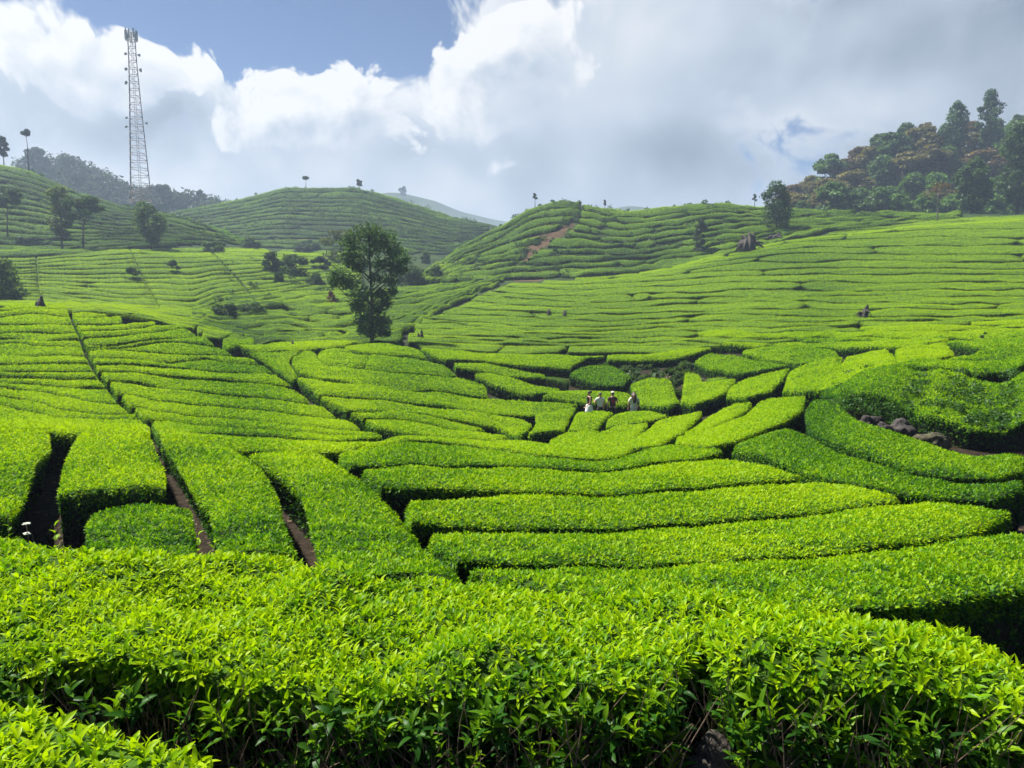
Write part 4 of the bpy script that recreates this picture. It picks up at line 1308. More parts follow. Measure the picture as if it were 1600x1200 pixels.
DARK, MIDG, LIGHT, RUST, OLIVE, BLUEG = (.056, .108, .036), (.090, .165, .040), (.10, .18, .03), (.150, .105, .048), (.10, .12, .04), (.045, .090, .052)

# the lone tree in the middle (crown masses measured from the photograph, depth added)
def lone_tree():
    x, y, z = spot(581, 531, 60, 90)
    k = y / F_PX
    rr = random.Random(5)
    px = lambda u, v, d=0.0: ((u - 581) * k, d, (531 - v) * k + .6)
    path = [(0, 0, 0), (.05, 0, 1.5), (.1, 0, 4), (.0, .05, 7), (-.05, 0, 9.2), (0, 0, 11)]
    B = []
    spec = [(555, 405, 26, 16, 260), (575, 362, 26, 16, 420), (600, 372, 26, 18, 420), (550, 376, 20, 16, 330), (580, 388, 34, 16, 380), (618, 392, 22, 16, 380), (632, 404, 14, 10, 240), (548, 398, 16, 13, 220),
            (600, 410, 26, 14, 330), (622, 418, 18, 11, 260), (560, 415, 18, 12, 170), (534, 428, 18, 14, 340), (548, 440, 20, 13, 330), (524, 438, 9, 9, 130), (612, 436, 16, 12, 170), (590, 432, 14, 10, 110),
            (572, 456, 22, 13, 340), (600, 455, 16, 10, 200), (562, 475, 16, 12, 300), (586, 478, 22, 14, 400), (604, 470, 12, 10, 180), (572, 496, 18, 12, 330), (594, 500, 18, 13, 360), (582, 514, 18, 10, 260), (602, 516, 12, 9, 170), (566, 511, 10, 8, 110), (618, 452, 10, 8, 80)]
    for (u, v, ru, rv, n) in spec:
        X, _, Z = px(u, v)
        d = rr.uniform(-1, 1) * ru * k * .8
        B.append((X, d, Z, ru * k, ru * k * .95, rv * k, n * .72))
    limbs = [(at_path(path, max(.9, b[2] - .75 * abs(b[0]) - .6)), (b[0], b[1], b[2]), .07) for b in B]
    make_tree('lone_tree', 'tall lone dark green tree standing in the middle of the tea slopes', (x, y, z), path, .22, B, .15, (.075, .145, .052), limbs, seed=9, fill=.1)


lone_tree()


def blob_crown(h0, h1, R, n, seed, shape='round', cnt=90):
    r = random.Random(seed)
    B = []
    for i in range(n):
        f = (i + .5) / n
        z = h0 + (h1 - h0) * f
        if shape == 'round':
            rad_ = R * math.sqrt(max(.05, 1 - (2 * f - .9) ** 2)) * r.uniform(.35, .85)
        elif shape == 'oval':
            rad_ = R * math.sin(math.pi * (f * .85 + .1)) * r.uniform(.25, .8)
        elif shape == 'umbrella':
            rad_ = R * r.uniform(.2, 1.0) * (.75 + .25 * f)
            z = h0 + (h1 - h0) * (.55 + .45 * (1 - (rad_ / R) ** 2)) + r.uniform(-.12, .12) * (h1 - h0)
        elif shape == 'cone':
            rad_ = R * (1.05 - f) * r.uniform(.5, 1)
        a = i * 2.4 + r.uniform(-.5, .5)
        s = R * r.uniform(.30, .48) * (1 if shape != 'umbrella' else .9)
        B.append((rad_ * math.cos(a), rad_ * math.sin(a), z, s, s, s * (.75 if shape != 'umbrella' else .5), cnt))
    return B


def simple_tree(kind, label, u, vb, vt, wpx, shape, col, ymin=0, ymax=1e9, seed=1, n=11, cnt=90, trunk=.3, lean=0.0, leafpx=2.3, group=None, cat='tree', bark='bark', flat=0.0):
    x, y, z = spot(u, vb, ymin, ymax)
    k = y / F_PX
    H = max(.5, slope_of(u, vt)[1] * y - z)
    R = wpx / 2 * k
    B = [(b[0] + lean * b[2], *b[1:]) for b in blob_crown(H * trunk, H * .97, R, n, seed, shape, cnt)]
    if trunk < .15:       # bushes are leafy to the ground
        B += [(.62 * R * math.cos(q), .62 * R * math.sin(q), R * .35, R * .42, R * .42, R * .38, cnt) for q in (0, 1.2, 2.4, 3.6, 4.9)]
    path = [(0, 0, 0), (lean * H * .3, 0, H * .3), (lean * H * .6, .1 * R, H * .6), (lean * H * .9, 0, H * .9)]
    return make_tree(kind, label, (x, y, z), path, max(.05, H * .02, .55 * k if y > 120 else 0), B, leafpx * k, col, seed=seed, group=group, cat=cat, bark=bark, flat=flat)


LH = 'trees on the hazy left hillside'
simple_tree('hillside_tree', 'tall oval pale tree on the left hillside, left of a rounder dark one', 97, 386, 291, 44, 'oval', (.12, .17, .06), 130, seed=2, group=LH, n=14, cnt=110, trunk=.22)
simple_tree('hillside_tree', 'rounded dark spreading tree on the left hillside, right of the tall oval one', 130, 388, 308, 58, 'umbrella', DARK, 130, seed=3, group=LH, n=14, cnt=110, trunk=.25, lean=.05)
simple_tree('hillside_tree', 'leaning bushy tree on the hillside directly below the telecom tower', 237, 386, 319, 52, 'round', (.085, .15, .05), 130, seed=4, group=LH, n=13, cnt=110, trunk=.2, lean=-.08)
simple_tree('hillside_tree', 'dark tree at the left edge part way up the hillside', 12, 370, 298, 48, 'umbrella', DARK, 130, seed=5, group=LH, n=12, cnt=100, trunk=.3, lean=.03)
simple_tree('hillside_tree', 'round bushy tree at the left edge of the sunlit field', 4, 470, 408, 62, 'round', (.07, .13, .05), 70, 110, seed=6, group=LH, n=14, cnt=120, trunk=.1)
SK = 'trees on the left skyline'
simple_tree('skyline_tree', 'tall thin tree on the skyline at the far left edge', 6, 251, 214, 22, 'oval', (.05, .07, .04), 140, seed=7, group=SK, n=9, cnt=60, trunk=.35)
simple_tree('skyline_tree', 'slender skyline tree with a small high tuft left of the wooded hill', 45, 262, 204, 17, 'umbrella', (.05, .07, .045), 140, seed=8, group=SK, n=7, cnt=45, trunk=.6)
simple_tree('skyline_tree', 'dark bushy skyline tree where the tea hill meets the wooded hill', 60, 268, 232, 34, 'round', (.03, .055, .035), 140, seed=9, group=SK, n=10, cnt=80, trunk=.25)
simple_tree('skyline_tree', 'flat-topped tree behind the foot of the tower, right side', 254, 322, 290, 26, 'umbrella', (.04, .06, .04), 150, seed=10, group=SK, n=9, cnt=60, trunk=.45)
simple_tree('skyline_tree', 'small round skyline tree in the saddle right of the tower', 313, 320, 298, 15, 'round', (.045, .07, .04), 200, seed=11, group=SK, n=6, cnt=50, trunk=.4)
simple_tree('skyline_tree', 'dark round bush against the sky just right of the tower foot', 275, 326, 303, 34, 'round', (.035, .06, .045), 150, seed=12, group=SK, n=9, cnt=70, trunk=.1)
simple_tree('skyline_tree', 'rounded tree standing between the legs of the tower', 222, 320, 302, 20, 'round', (.04, .065, .04), 150, seed=13, group=SK, n=8, cnt=60, trunk=.15)
CK = 'little trees along the central skylines'
simple_tree('ridge_tree', 'little flat-topped tree on the crest of the round hill', 478, 290, 277, 11, 'umbrella', (.05, .07, .04), 220, seed=14, group=CK, n=6, cnt=30, trunk=.45)
simple_tree('ridge_tree', 'tiny tree on the right shoulder of the round hill', 561, 291, 281, 8, 'round', (.05, .07, .04), 220, seed=15, group=CK, n=5, cnt=24, trunk=.35)
simple_tree('ridge_tree', 'small tree where the round hill meets the far mountain', 630, 311, 293, 13, 'round', (.05, .07, .05), 220, seed=16, group=CK, n=6, cnt=30, trunk=.35)
simple_tree('ridge_tree', 'lollipop-shaped little tree on top of the centre hill', 836, 318, 302, 8, 'round', (.04, .06, .03), 150, seed=17, group=CK, n=5, cnt=30, trunk=.6, leafpx=1.2)
simple_tree('ridge_tree', 'thin little tree in the dip right of the centre hill', 945, 324, 312, 6, 'oval', (.05, .07, .04), 150, seed=18, group=CK, n=5, cnt=20, trunk=.5, leafpx=1.2)
simple_tree('ridge_tree', 'thin pale tree on the ridge left of the dark oak', 1179, 320, 303, 9, 'round', (.06, .08, .05), 150, seed=19, group=CK, n=5, cnt=24, trunk=.5, leafpx=1.2)
simple_tree('dark_tree', 'dense dark round tree on the terraces at the left end of the forest', 1213, 357, 286, 54, 'round', (.048, .095, .036), 120, seed=20, n=18, cnt=110, trunk=.2, leafpx=1.8)
simple_tree('grey_shrub_tree', 'slim grey-green young tree on the terraced hill left of the dead roots', 1094, 391, 343, 24, 'oval', (.055, .085, .045), 120, seed=21, n=12, cnt=80, trunk=.12, leafpx=1.6)
simple_tree('bare_tree', 'half-bare brown tree in front of the forest with bright tea behind', 1464, 346, 286, 46, 'umbrella', (.13, .085, .045), 130, seed=22, n=14, cnt=16, trunk=.35, leafpx=1.5, bark='pale_bark')

SB = 'dark shrubs in the rough valley'
for i, (u, vb, vt, w, lab, col) in enumerate([
        (423, 424, 392, 22, 'tall narrow dark shrub at the left end of the valley shrubs', DARK),
        (458, 428, 400, 34, 'largest round dark shrub among the valley rows', DARK),
        (436, 440, 424, 14, 'low dark shrub below the tall narrow one', DARK),
        (500, 420, 402, 20, 'dark pointed shrub right of the largest round one', BLUEG),
        (493, 444, 426, 24, 'dark round shrub in the middle of the valley bank', DARK),
        (532, 408, 362, 46, 'big pale bushy shrub left of the lone tree crown', (.075, .105, .040)),
        (480, 391, 376, 28, 'squat dark shrub at the top of the sunlit field', DARK),
        (335, 393, 376, 24, 'pale round shrub on the upper edge of the sunlit field', MIDG),
        (390, 385, 372, 22, 'dark bush at the foot of the round hill', DARK),
        (207, 436, 418, 18, 'small bush beside the upper footpath in the sunlit field', MIDG),
        (665, 408, 391, 10, 'small single tree right of the lone tree crown', MIDG),
        (640, 438, 420, 36, 'dark shrub below the gully bank right of the lone tree', DARK),
        (680, 432, 414, 22, 'round green shrub in the gully below the centre hill', MIDG),
        (350, 490, 474, 30, 'dark untidy shrub in the valley bottom', DARK),
        (395, 486, 474, 34, 'dark spreading shrub right of the untidy one', DARK),
        (270, 424, 408, 14, 'small dark bush between the two upper footpaths', DARK)]):
    simple_tree('shrub', lab, u, vb, vt + 2, w * 1.35, 'umbrella' if i % 2 else 'round', col, 70, 300, seed=40 + i, n=9, cnt=75, trunk=.08, leafpx=2.2, group=SB, cat='shrub')
simple_tree('red_shrub', 'small reddish-brown round shrub left of the lone tree trunk', 518, 470, 456, 18, 'round', (.17, .085, .05), 70, seed=60, n=8, cnt=80, trunk=.05, leafpx=1.4, cat='shrub')
simple_tree('shrub', 'dark little bush standing on the bright tea top at upper right', 1537, 530, 517, 12, 'round', DARK, 0, seed=61, n=6, cnt=60, trunk=.05, leafpx=1.4, cat='shrub')


def forest():
    """wooded ridge at the upper right: five grown tree shapes, each tree its own copy"""
    rr = random.Random(31)
    kinds = []
    for q in range(6):
        H = 13.0
        shape = ['umbrella', 'round', 'umbrella', 'round', 'oval', 'umbrella'][q]
        R = [6.2, 5.4, 6.8, 6.0, 4.4, 5.8][q]
        B = blob_crown(H * .12, H * .95, R, 22, 70 + q, shape, 110)
        B += [(.6 * R * math.cos(k), .6 * R * math.sin(k), H * .34, R * .42, R * .42, H * .2, 110) for k in (0, 1.25, 2.5, 3.8, 5.0)]
        path = [(0, 0, 0), (.2, 0, 4), (0, .2, 8), (0, 0, 11.5)]
        limbs = [(at_path(path, max(2.5, b[2] - .7 * math.hypot(b[0], b[1]))), b[:3], .16) for b in B]
        kinds.append((wood_mesh(path, .34, .08, limbs), leaf_cloud(B, .62, 80 + q, .45, flat=.3), shape))
    names = {0: 'rust-brown broad-crowned', 1: 'dark green rounded', 2: 'olive-brown spreading', 3: 'bright green rounded', 4: 'dull green slender', 5: 'dark green spreading'}
    cols = {0: RUST, 1: (.075, .145, .045), 2: (.150, .135, .048), 3: (.095, .190, .036), 4: (.08, .135, .05), 5: (.080, .150, .050)}
    count = {}
    spots = []
    for ri, (y, u0, du) in enumerate([(226, 1262, 40), (238, 1232, 38), (250, 1226, 38), (264, 1222, 38), (279, 1226, 36), (291, 1236, 34)]):
        u = u0
        while u < 1670:
            spots.append((u + rr.uniform(-8, 8), y + rr.uniform(-4, 4), ri))
            u += du * rr.uniform(.8, 1.2)
    spots.sort(key=lambda p: (p[2], p[0]))
    rows_ = ['front', 'second', 'third', 'fourth', 'fifth', 'crest']
    for (u, y, ri) in spots:
        a = slope_of(u, 300)[0]
        x = a * y
        top = ri >= 3
        look = rr.choice([0, 2, 5, 0, 2, 5, 1] if top and u < 1545 else ([2, 1, 3, 5, 3, 2, 0] if ri in (1, 2) and u < 1500 else [1, 3, 3, 5, 4, 1]))
        q = {0: rr.choice([0, 2]), 1: 1, 2: rr.choice([2, 5]), 3: rr.choice([1, 3]), 4: 4, 5: rr.choice([5, 0])}[look]
        wood, crown, shape = kinds[q]
        sc = rr.uniform(.72, 1.05) * (.8 if ri == 0 else 1) * (.75 if u < 1270 else 1)
        if ri == 5:
            sc *= .8
        key = (look, rows_[ri])
        count[key] = count.get(key, 0) + 1
        t = thing('forest_tree', '%s tree, %s such from left, %s rank of the forest' % (names[look], {0: 'first'}.get(count[key] - 1, ORD[min(24, count[key] - 1)]), rows_[ri]), 'tree',
                  (x, y, float(ground(x, y)) - .3), 'trees of the forested ridge', rr.uniform(0, 6.28))
        t.scale = (sc, sc, sc * rr.uniform(.9, 1.1))
        link('trunk', wood, t)
        c = link('crown', crown, t)
        j = rr.uniform(.8, 1.25)
        c.color = (*[k * j for k in cols[look]], 1)
    for (u, vt, wpx, lab, sd) in ((1492, 158, 42, 'tall emergent tree rising above the forest, left of a matching pair', 91), (1541, 140, 36, 'tallest emergent tree rising above the forest, right of a matching pair', 92)):
        y = 272
        x = slope_of(u, 250)[0] * y
        z = float(ground(x, y))
        H = slope_of(u, vt)[1] * y - z
        B = blob_crown(H * .35, H * .97, wpx / 2 * y / F_PX, 26, sd, 'oval', 55)
        make_tree('emergent_tree', lab, (x, y, z), [(0, 0, 0), (0, 0, H * .4), (.3, 0, H * .7), (0, 0, H * .95)], .4, B, .5, (.062, .125, .055), seed=sd, group='emergent forest trees')
    # big pale green tree at the right edge
    y = 205
    for (u, vb, vt, wpx, lab, sd, col) in ((1592, 330, 186, 70, 'large pale green tree filling the right edge of the forest', 93, (.055, .105, .036)), (1520, 330, 250, 60, 'pale green bushy tree in front of the forest beside the half-bare tree', 94, (.06, .11, .04))):
        x = slope_of(u, 300)[0] * y
        z = float(ground(x, y))
        H = slope_of(u, vt)[1] * y - z
        B = blob_crown(H * .12, H * .96, wpx / 2 * y / F_PX, 22, sd, 'oval', 170)
        make_tree('forest_edge_tree', lab, (x, y, z), [(0, 0, 0), (0, 0, H * .4), (.3, 0, H * .7), (0, 0, H * .95)], .4, B, .42, col, seed=sd)


forest()


def blue_wood():
    """woods on the hill behind the left shoulder: reads as one mass at this distance"""
    rr = np.random.RandomState(4)
    B = []
    for _ in range(420):
        u = rr.uniform(30, 345); y = rr.uniform(352, 440)
        x = slope_of(u, 280)[0] * y
        z = float(ground(x, y))
        s = rr.uniform(2.2, 4.6)
        B.append((x, y, z + s * .9, s, s, s * rr.uniform(.7, 1.1), 46))
    me = leaf_cloud(B, .95, 5, .5)
    o = link('woodland', me, None, kind='stuff', label='hazy blue-green woodland covering the hill behind the left shoulder', category='woodland')
    o.color = (.030, .058, .032, 1)


blue_wood()


# ------------------------------------------------------------------ telecom tower
def tower():
    x, y, _ = spot(221, 322, 150)
    y = min(y, 228.0)
    x = slope_of(221, 320)[0] * y
    z = float(ground(x, y)) + .2
    H = slope_of(206, 52)[1] * y - z
    t = thing('telecom_tower', 'tall lattice telecom tower with antennas on the left hill', 'tower', (x, y, z), rz=rad(24))
    hw = lambda f: np.interp(f, [0, .60, .85, 1], [2.85, 1.45, 1.0, .90])
    NL = 24
    lv = [(i / NL) ** .93 for i in range(NL + 1)]
    cor = [(-1, -1), (1, -1), (1, 1), (-1, 1)]
    for sx, sy in cor:
        mb = MB(); fm = []
        for i in range(NL):
            p, q = lv[i], lv[i + 1]
            nf = len(mb.f)
            mb.tube([(sx * hw(p), sy * hw(p), p * H), (sx * hw(q), sy * hw(q), q * H)], .12, 5)
            fm += [1 if (i // 3) % 2 == 0 else 0] * (len(mb.f) - nf)
        link('leg', new_mesh('leg', np.concatenate(mb.v), mb.f, ['tower_white', 'tower_red'], None, True, fm), t)
    for i in range(NL + 1):
        p = lv[i]
        c = 'tower_red' if (i // 3) % 2 == 0 else 'tower_white'
        for a in range(4):
            (ax, ay), (bx, by) = cor[a], cor[(a + 1) % 4]
            A = (ax * hw(p), ay * hw(p), p * H); Bq = (bx * hw(p), by * hw(p), p * H)
            if i:
                mb = MB(); mb.tube([A, Bq], .07, 4, False)
                link('crossbar', mb.mesh('crossbar', [c]), t)
            if i < NL:
                q = lv[i + 1]
                mb = MB()
                if i % 2:
                    mb.tube([A, (bx * hw(q), by * hw(q), q * H)], .05, 4, False)
                else:
                    mb.tube([Bq, (ax * hw(q), ay * hw(q), q * H)], .05, 4, False)
                link('diagonal_brace', mb.mesh('diagonal_brace', [c]), t)
    mb = MB()
    for s in (-.25, .25):
        mb.tube([(s, -.3, 0), (s, -.2, H)], .05, 4)
    for k in range(60):
        mb.tube([(-.25, -.3 + .1 * k / 60, k / 60 * H), (.25, -.3 + .1 * k / 60, k / 60 * H)], .03, 3, False)
    link('ladder', mb.mesh('ladder', ['tower_white']), t)
    mb = MB()
    for zz in (H, H - 2.1):
        for a in range(8):
            a0, a1 = a * math.pi / 4, (a + 1) * math.pi / 4
            mb.tube([(1.5 * math.cos(a0), 1.5 * math.sin(a0), zz), (1.5 * math.cos(a1), 1.5 * math.sin(a1), zz)], .07, 4)
    for a in range(4):
        mb.tube([(0, 0, H - 2.1), (1.5 * math.cos(a * 1.57), 1.5 * math.sin(a * 1.57), H - 2.1)], .07, 4)
    link('platform', mb.mesh('platform', ['antenna_grey']), t)
    for k in range(9):
        a = k * 2 * math.pi / 9 + .2
        mb = MB()
        mb.box((1.62 * math.cos(a), 1.62 * math.sin(a), H - .6 + (k % 2) * .4), (.22, .36, 2.5), a)
        mb.box((1.5 * math.cos(a), 1.5 * math.sin(a), H - .6), (.12, .10, 3.2), a)
        link('panel_antenna', mb.mesh('panel_antenna', ['antenna_grey'], False), t)
    for (f, a, r) in ((.72, 3.3, .62), (.80, 0.1, .55), (.80, 2.9, .5), (.885, 2.9, .42), (.885, .2, .42), (.52, 3.4, .35), (.47, 3.3, .4), (.50, 0, .35)):
        h_ = hw(f) * 1.25 + .3
        c = np.array([h_ * math.cos(a), h_ * math.sin(a), f * H])
        d = np.array([math.cos(a), math.sin(a), 0])
        mb = MB()
        mb.tube([c - d * .1, c + d * .25, c + d * .55], [r * .5, r, r], 12)
        mb.tube([c - d * .7, c], .06, 5)
        link('dish', mb.mesh('dish', ['antenna_grey']), t)
    mb = MB(); mb.tube([(0, 0, H), (0, 0, H + 1.6)], .05, 5)
    link('lightning_rod', mb.mesh('lightning_rod', ['antenna_grey']), t)
    # pale retaining wall and cabin at the tower's foot
    w = thing('retaining_wall', 'long pale concrete wall at the foot of the telecom tower', 'wall', (x, y - 4.2, z - .6), rz=rad(-2))
    mb = MB(); mb.box((3.2, 0, .6), (13.5, .3, 1.7))
    link('wall_face', mb.mesh('wall_face', ['concrete'], False), w)
    mb = MB(); mb.box((3.2, 0, 1.5), (13.7, .42, .12))
    link('coping', mb.mesh('coping', ['concrete'], False), w)
    for k in range(6):
        mb = MB(); mb.box((-3.2 + k * 2.56, -.2, .62), (.25, .14, 1.72))
        link('pier', mb.mesh('pier', ['concrete'], False), w)


tower()


# ------------------------------------------------------------------ boulders, stumps, roots
def rock(label, u, vb, wpx, hpx, m, seed, ymin=0):
    x, y, z = spot(u, vb, ymin, drop=.74)
    k = y / F_PX
    mb = MB()
    mb.ellipsoid((0, 0, hpx * k * .42), (wpx * k * .52, wpx * k * .45, hpx * k * .56), 44, 28, .75, seed)
    o = link('boulder', mb.mesh('boulder', [m]), None, label=label, category='boulder', group='boulders under the tea bank')
    o.location = (x, y, z)


rock('smooth grey round boulder at the left end under the tea bank', 1358, 674, 34, 31, 'stone', 2)
rock('brown broken boulder in the middle under the tea bank', 1404, 684, 52, 33, 'stone', 5)
rock('yellowish mossy flat boulder at the right end under the tea bank', 1458, 699, 46, 30, 'mossy_stone', 9)
rock('small dark stone tucked between the grey and brown boulders', 1378, 676, 18, 22, 'stone', 12)


def stump(label, u, vb, vt, wpx, seed, ymin=0, roots=6):
    x, y, z = spot(u, vb, ymin)
    k = y / F_PX
    r = random.Random(seed)
    H = max(.5, slope_of(u, vt)[1] * y - z)
    w = wpx * k / 2
    t = thing('tree_stump', label, 'stump', (x, y, z))
    mb = MB()
    if wpx > 15:
        mb.ellipsoid((0, 0, H * .30), (w * .62, w * .5, H * .42), 16, 10, .8, seed)
        mb.ellipsoid((w * .25, 0, H * .62), (w * .26, w * .25, H * .36), 12, 8, .9, seed + 3)
    else:
        mb.tube([(0, 0, 0), (.05, 0, H * .5), (0, .05, H * .9)], [w * .75, w * .5, w * .3], 9)
    link('trunk', mb.mesh('trunk', ['bark']), t)
    for i in range(roots):
        a = i * 6.28 / roots + r.uniform(-.3, .3)
        mb = MB()
        L = w * r.uniform(.7, 1.25)
        mb.tube([(0, 0, H * r.uniform(.1, .6)), (L * .5 * math.cos(a), L * .5 * math.sin(a), H * r.uniform(.4, .9)), (L * math.cos(a), L * math.sin(a), H * r.uniform(-.05, .7))], [w * .22, w * .15, w * .05], 5)
        link('root', mb.mesh('root', ['bark']), t)


stump('tangled dead roots of an overturned stump above the right-hand slope', 1168, 392, 362, 40, 1, 110, 9)
stump('low dead roots right of the overturned stump', 1212, 372, 364, 30, 2, 110, 6)
stump('dark brown stump in a hollow on the right-hand slope', 1350, 494, 477, 24, 3, 0, 6)
stump('small brown stump on the bright slope, left of a second one', 858, 492, 481, 12, 4, 0, 5)
stump('small brown stump on the bright slope, right of another', 882, 494, 483, 12, 5, 0, 5)
stump('dark stump among tea blocks right of the lone tree', 657, 530, 515, 16, 6, 0, 6)
stump('thick dark stump at the top left corner of the near slope', 63, 480, 461, 22, 7, 50, 6)
stump('small dark stump in the flat tea left of the lone tree', 457, 539, 530, 8, 8, 50, 4)


# ------------------------------------------------------------------ the four walkers
def skin_obj(name, joints, edges, m, parent, sub=2):
    """one continuous surface grown over joints {name: (x, y, z, r)}"""
    keys = list(joints)
    me = bpy.data.meshes.new(name)
    me.from_pydata([joints[k][:3] for k in keys], [(keys.index(a), keys.index(b)) for a, b in edges], [])
    me.materials.append(MATS[m])
    o = link(name, me, parent)
    md = o.modifiers.new('skin', 'SKIN'); md.use_smooth_shade = True
    for i, k in enumerate(keys):
        r = joints[k][3]
        me.skin_vertices[0].data[i].radius = r if isinstance(r, tuple) else (r, r)
    me.skin_vertices[0].data[0].use_root = True
    o.modifiers.new('sub', 'SUBSURF').levels = sub
    o.modifiers['sub'].render_levels = sub
    return o


def person(label, u, vtop, vhip, face, la, ra, top, topm, bottom, bottomm, hair, hairm, sleeve=.55, extra=None, step=.1):
    p, ok = hit([u], [vhip], 20)
    x, y = p[0]
    y += .55; x = slope_of(u, vhip)[0] * y
    zt = slope_of(u, vtop)[1] * y
    z = float(ground(x, y))
    S = float(np.clip(zt - z, 1.5, 1.78)) / 1.72
    z = zt - 1.72 * S
    t = thing('person', label, 'person', (x, y, z), 'walkers between the tea hedges', face)
    t.scale = (S, S, S)
    J = {'pelvis': (0, 0, .95, (.15, .11)), 'waist': (0, .0, 1.08, (.125, .095)), 'chest': (0, .0, 1.28, (.155, .11)), 'neckbase': (0, 0, 1.44, (.075, .07)), 'neck': (0, .0, 1.50, .05), 'jaw': (0, .025, 1.555, (.062, .07)), 'head': (0, .005, 1.63, (.076, .092)), 'crown': (0, -.005, 1.69, (.055, .065))}
    E_ = [('pelvis', 'waist'), ('waist', 'chest'), ('chest', 'neckbase'), ('neckbase', 'neck'), ('neck', 'jaw'), ('jaw', 'head'), ('head', 'crown')]
    for s, n, arm in ((-1, 'l', la), (1, 'r', ra)):
        J.update({n + 'hip': (s * .095, 0, .88, .095), n + 'knee': (s * .10, .03 + s * step * .5, .49, .058), n + 'calf': (s * .10, s * step * .5, .33, .055), n + 'ankle': (s * .10, -.02 + s * step, .08, .036), n + 'toe': (s * .11, .14 + s * step, .035, .032)})
        E_ += [('pelvis', n + 'hip'), (n + 'hip', n + 'knee'), (n + 'knee', n + 'calf'), (n + 'calf', n + 'ankle'), (n + 'ankle', n + 'toe')]
        el, wr = arm
        hd = tuple(np.array(wr) + (np.array(wr) - np.array(el)) / (np.linalg.norm(np.array(wr) - np.array(el)) + 1e-6) * .09)
        J.update({n + 'sh': (s * .175, 0, 1.40, .06), n + 'el': (*el, .042), n + 'wr': (*wr, .028), n + 'palm': (*hd, (.034, .018))})
        E_ += [('neckbase', n + 'sh'), (n + 'sh', n + 'el'), (n + 'el', n + 'wr'), (n + 'wr', n + 'palm')]
        d = np.array(hd) - np.array(wr); d /= np.linalg.norm(d)
        sd = np.cross(d, [0, 1, 0]); sd /= np.linalg.norm(sd) + 1e-6
        for i, (o_, L) in enumerate(((-.024, .062), (-.008, .075), (.008, .07), (.024, .055))):
            q = np.array(hd) + sd * o_ + d * .02
            J[n + 'f%d' % i] = (*q, .009); J[n + 'g%d' % i] = (*(q + d * L + np.array([0, .02, 0])), .007)
            E_ += [(n + 'palm', n + 'f%d' % i), (n + 'f%d' % i, n + 'g%d' % i)]
        q = (np.array(hd) + np.array(wr)) / 2 + sd * -.04
        J[n + 'th'] = (*q, .010); J[n + 'tt'] = (*(q + d * .045 - sd * .012), .008)
        E_ += [(n + 'wr', n + 'th'), (n + 'th', n + 'tt')]
    skin_obj('body', J, E_, 'skin', t)
    hm_ = MB()
    hm_.ellipsoid((0, .097, 1.60), (.014, .02, .024), 6, 5)
    link('nose', hm_.mesh('nose', ['skin']), t)
    for s in (-1, 1):
        e = MB(); e.ellipsoid((s * .03, .088, 1.632), (.012, .008, .008), 6, 4)
        link('eye', e.mesh('eye', ['dark_hair']), t)
        e = MB(); e.ellipsoid((s * .080, -.005, 1.61), (.014, .024, .034), 6, 5)
        link('ear', e.mesh('ear', ['skin']), t)
    # clothes: grown round the same joints
    g = .022
    pad = lambda k, d=g: (*J[k][:3], tuple(np.array(J[k][3]) + d) if isinstance(J[k][3], tuple) else J[k][3] + d)
    low = {'shirt': .88, 'tank': .98, 'dress': .72}[top]
    CJ = {'chest': pad('chest', .03), 'waist': pad('waist', .045 if top != 'tank' else .02), 'hem': (0, 0, low, (.20, .16) if top == 'dress' else ((.185, .135) if top == 'shirt' else (.16, .12))), 'yoke': (0, 0, 1.40, (.10, .085))}
    CE = [('chest', 'waist'), ('waist', 'hem'), ('chest', 'yoke')]
    if top != 'tank':
        for n in 'lr':
            a, b = np.array(J[n + 'sh'][:3]), np.array(J[n + 'el'][:3])
            CJ[n + 'sh'] = (*a, .082); CJ[n + 'sl'] = (*(a + (b - a) * sleeve), .075 if top == 'shirt' else .09)
            CE += [('yoke', n + 'sh'), (n + 'sh', n + 'sl')]
    skin_obj({'shirt': 't_shirt', 'tank': 'tank_top', 'dress': 'loose_shirt'}[top], CJ, CE, topm, t)
    if bottom == 'skirt':
        mb = MB(); mb.tube([(0, 0, 1.03), (0, 0, .92), (0, 0, .70), (0, 0, .52)], [.145, .185, .215, .235], 16)
        link('skirt', mb.mesh('skirt', [bottomm]), t)
    else:
        TJ = {'belt': (0, 0, .98, (.165, .125)), 'seat': (0, 0, .90, (.16, .13))}
        TE = [('belt', 'seat')]
        for n in 'lr':
            for k, r in (('hip', .11), ('knee', .082), ('ankle', .065)):
                TJ[n + k] = (*J[n + k][:3], r)
            TE += [('seat', n + 'hip'), (n + 'hip', n + 'knee'), (n + 'knee', n + 'ankle')]
        skin_obj('trousers', TJ, TE, bottomm, t)
    mb = MB()
    mb.ellipsoid((0, -.018, 1.665), (.092, .108, .082), 14, 9, .12, 3)
    if hair == 'long':
        mb.tube([(0, -.06, 1.66), (0, -.115, 1.50), (.01, -.135, 1.32), (.0, -.13, 1.16)], [.085, .105, .105, .05], 10)
        for s in (-1, 1):
            mb.tube([(s * .07, -.02, 1.66), (s * .10, -.05, 1.50), (s * .10, -.08, 1.34)], [.04, .05, .03], 7)
    elif hair == 'bun':
        mb.ellipsoid((0, -.09, 1.72), (.05, .05, .05), 8, 6)
    link('hair', mb.mesh('hair', [hairm]), t)
    if extra == 'print':
        mb = MB()
        r = random.Random(2)
        for i in range(6):
            mb.box((.02 + .05 * math.cos(i * 1.05), -.156, 1.24 + .07 * math.sin(i * 1.05)), (.05, .006, .05), 0)
        link('red_shirt_print', mb.mesh('red_shirt_print', ['red_print'], False), t)
    if extra == 'cap':
        pass
    return t, S


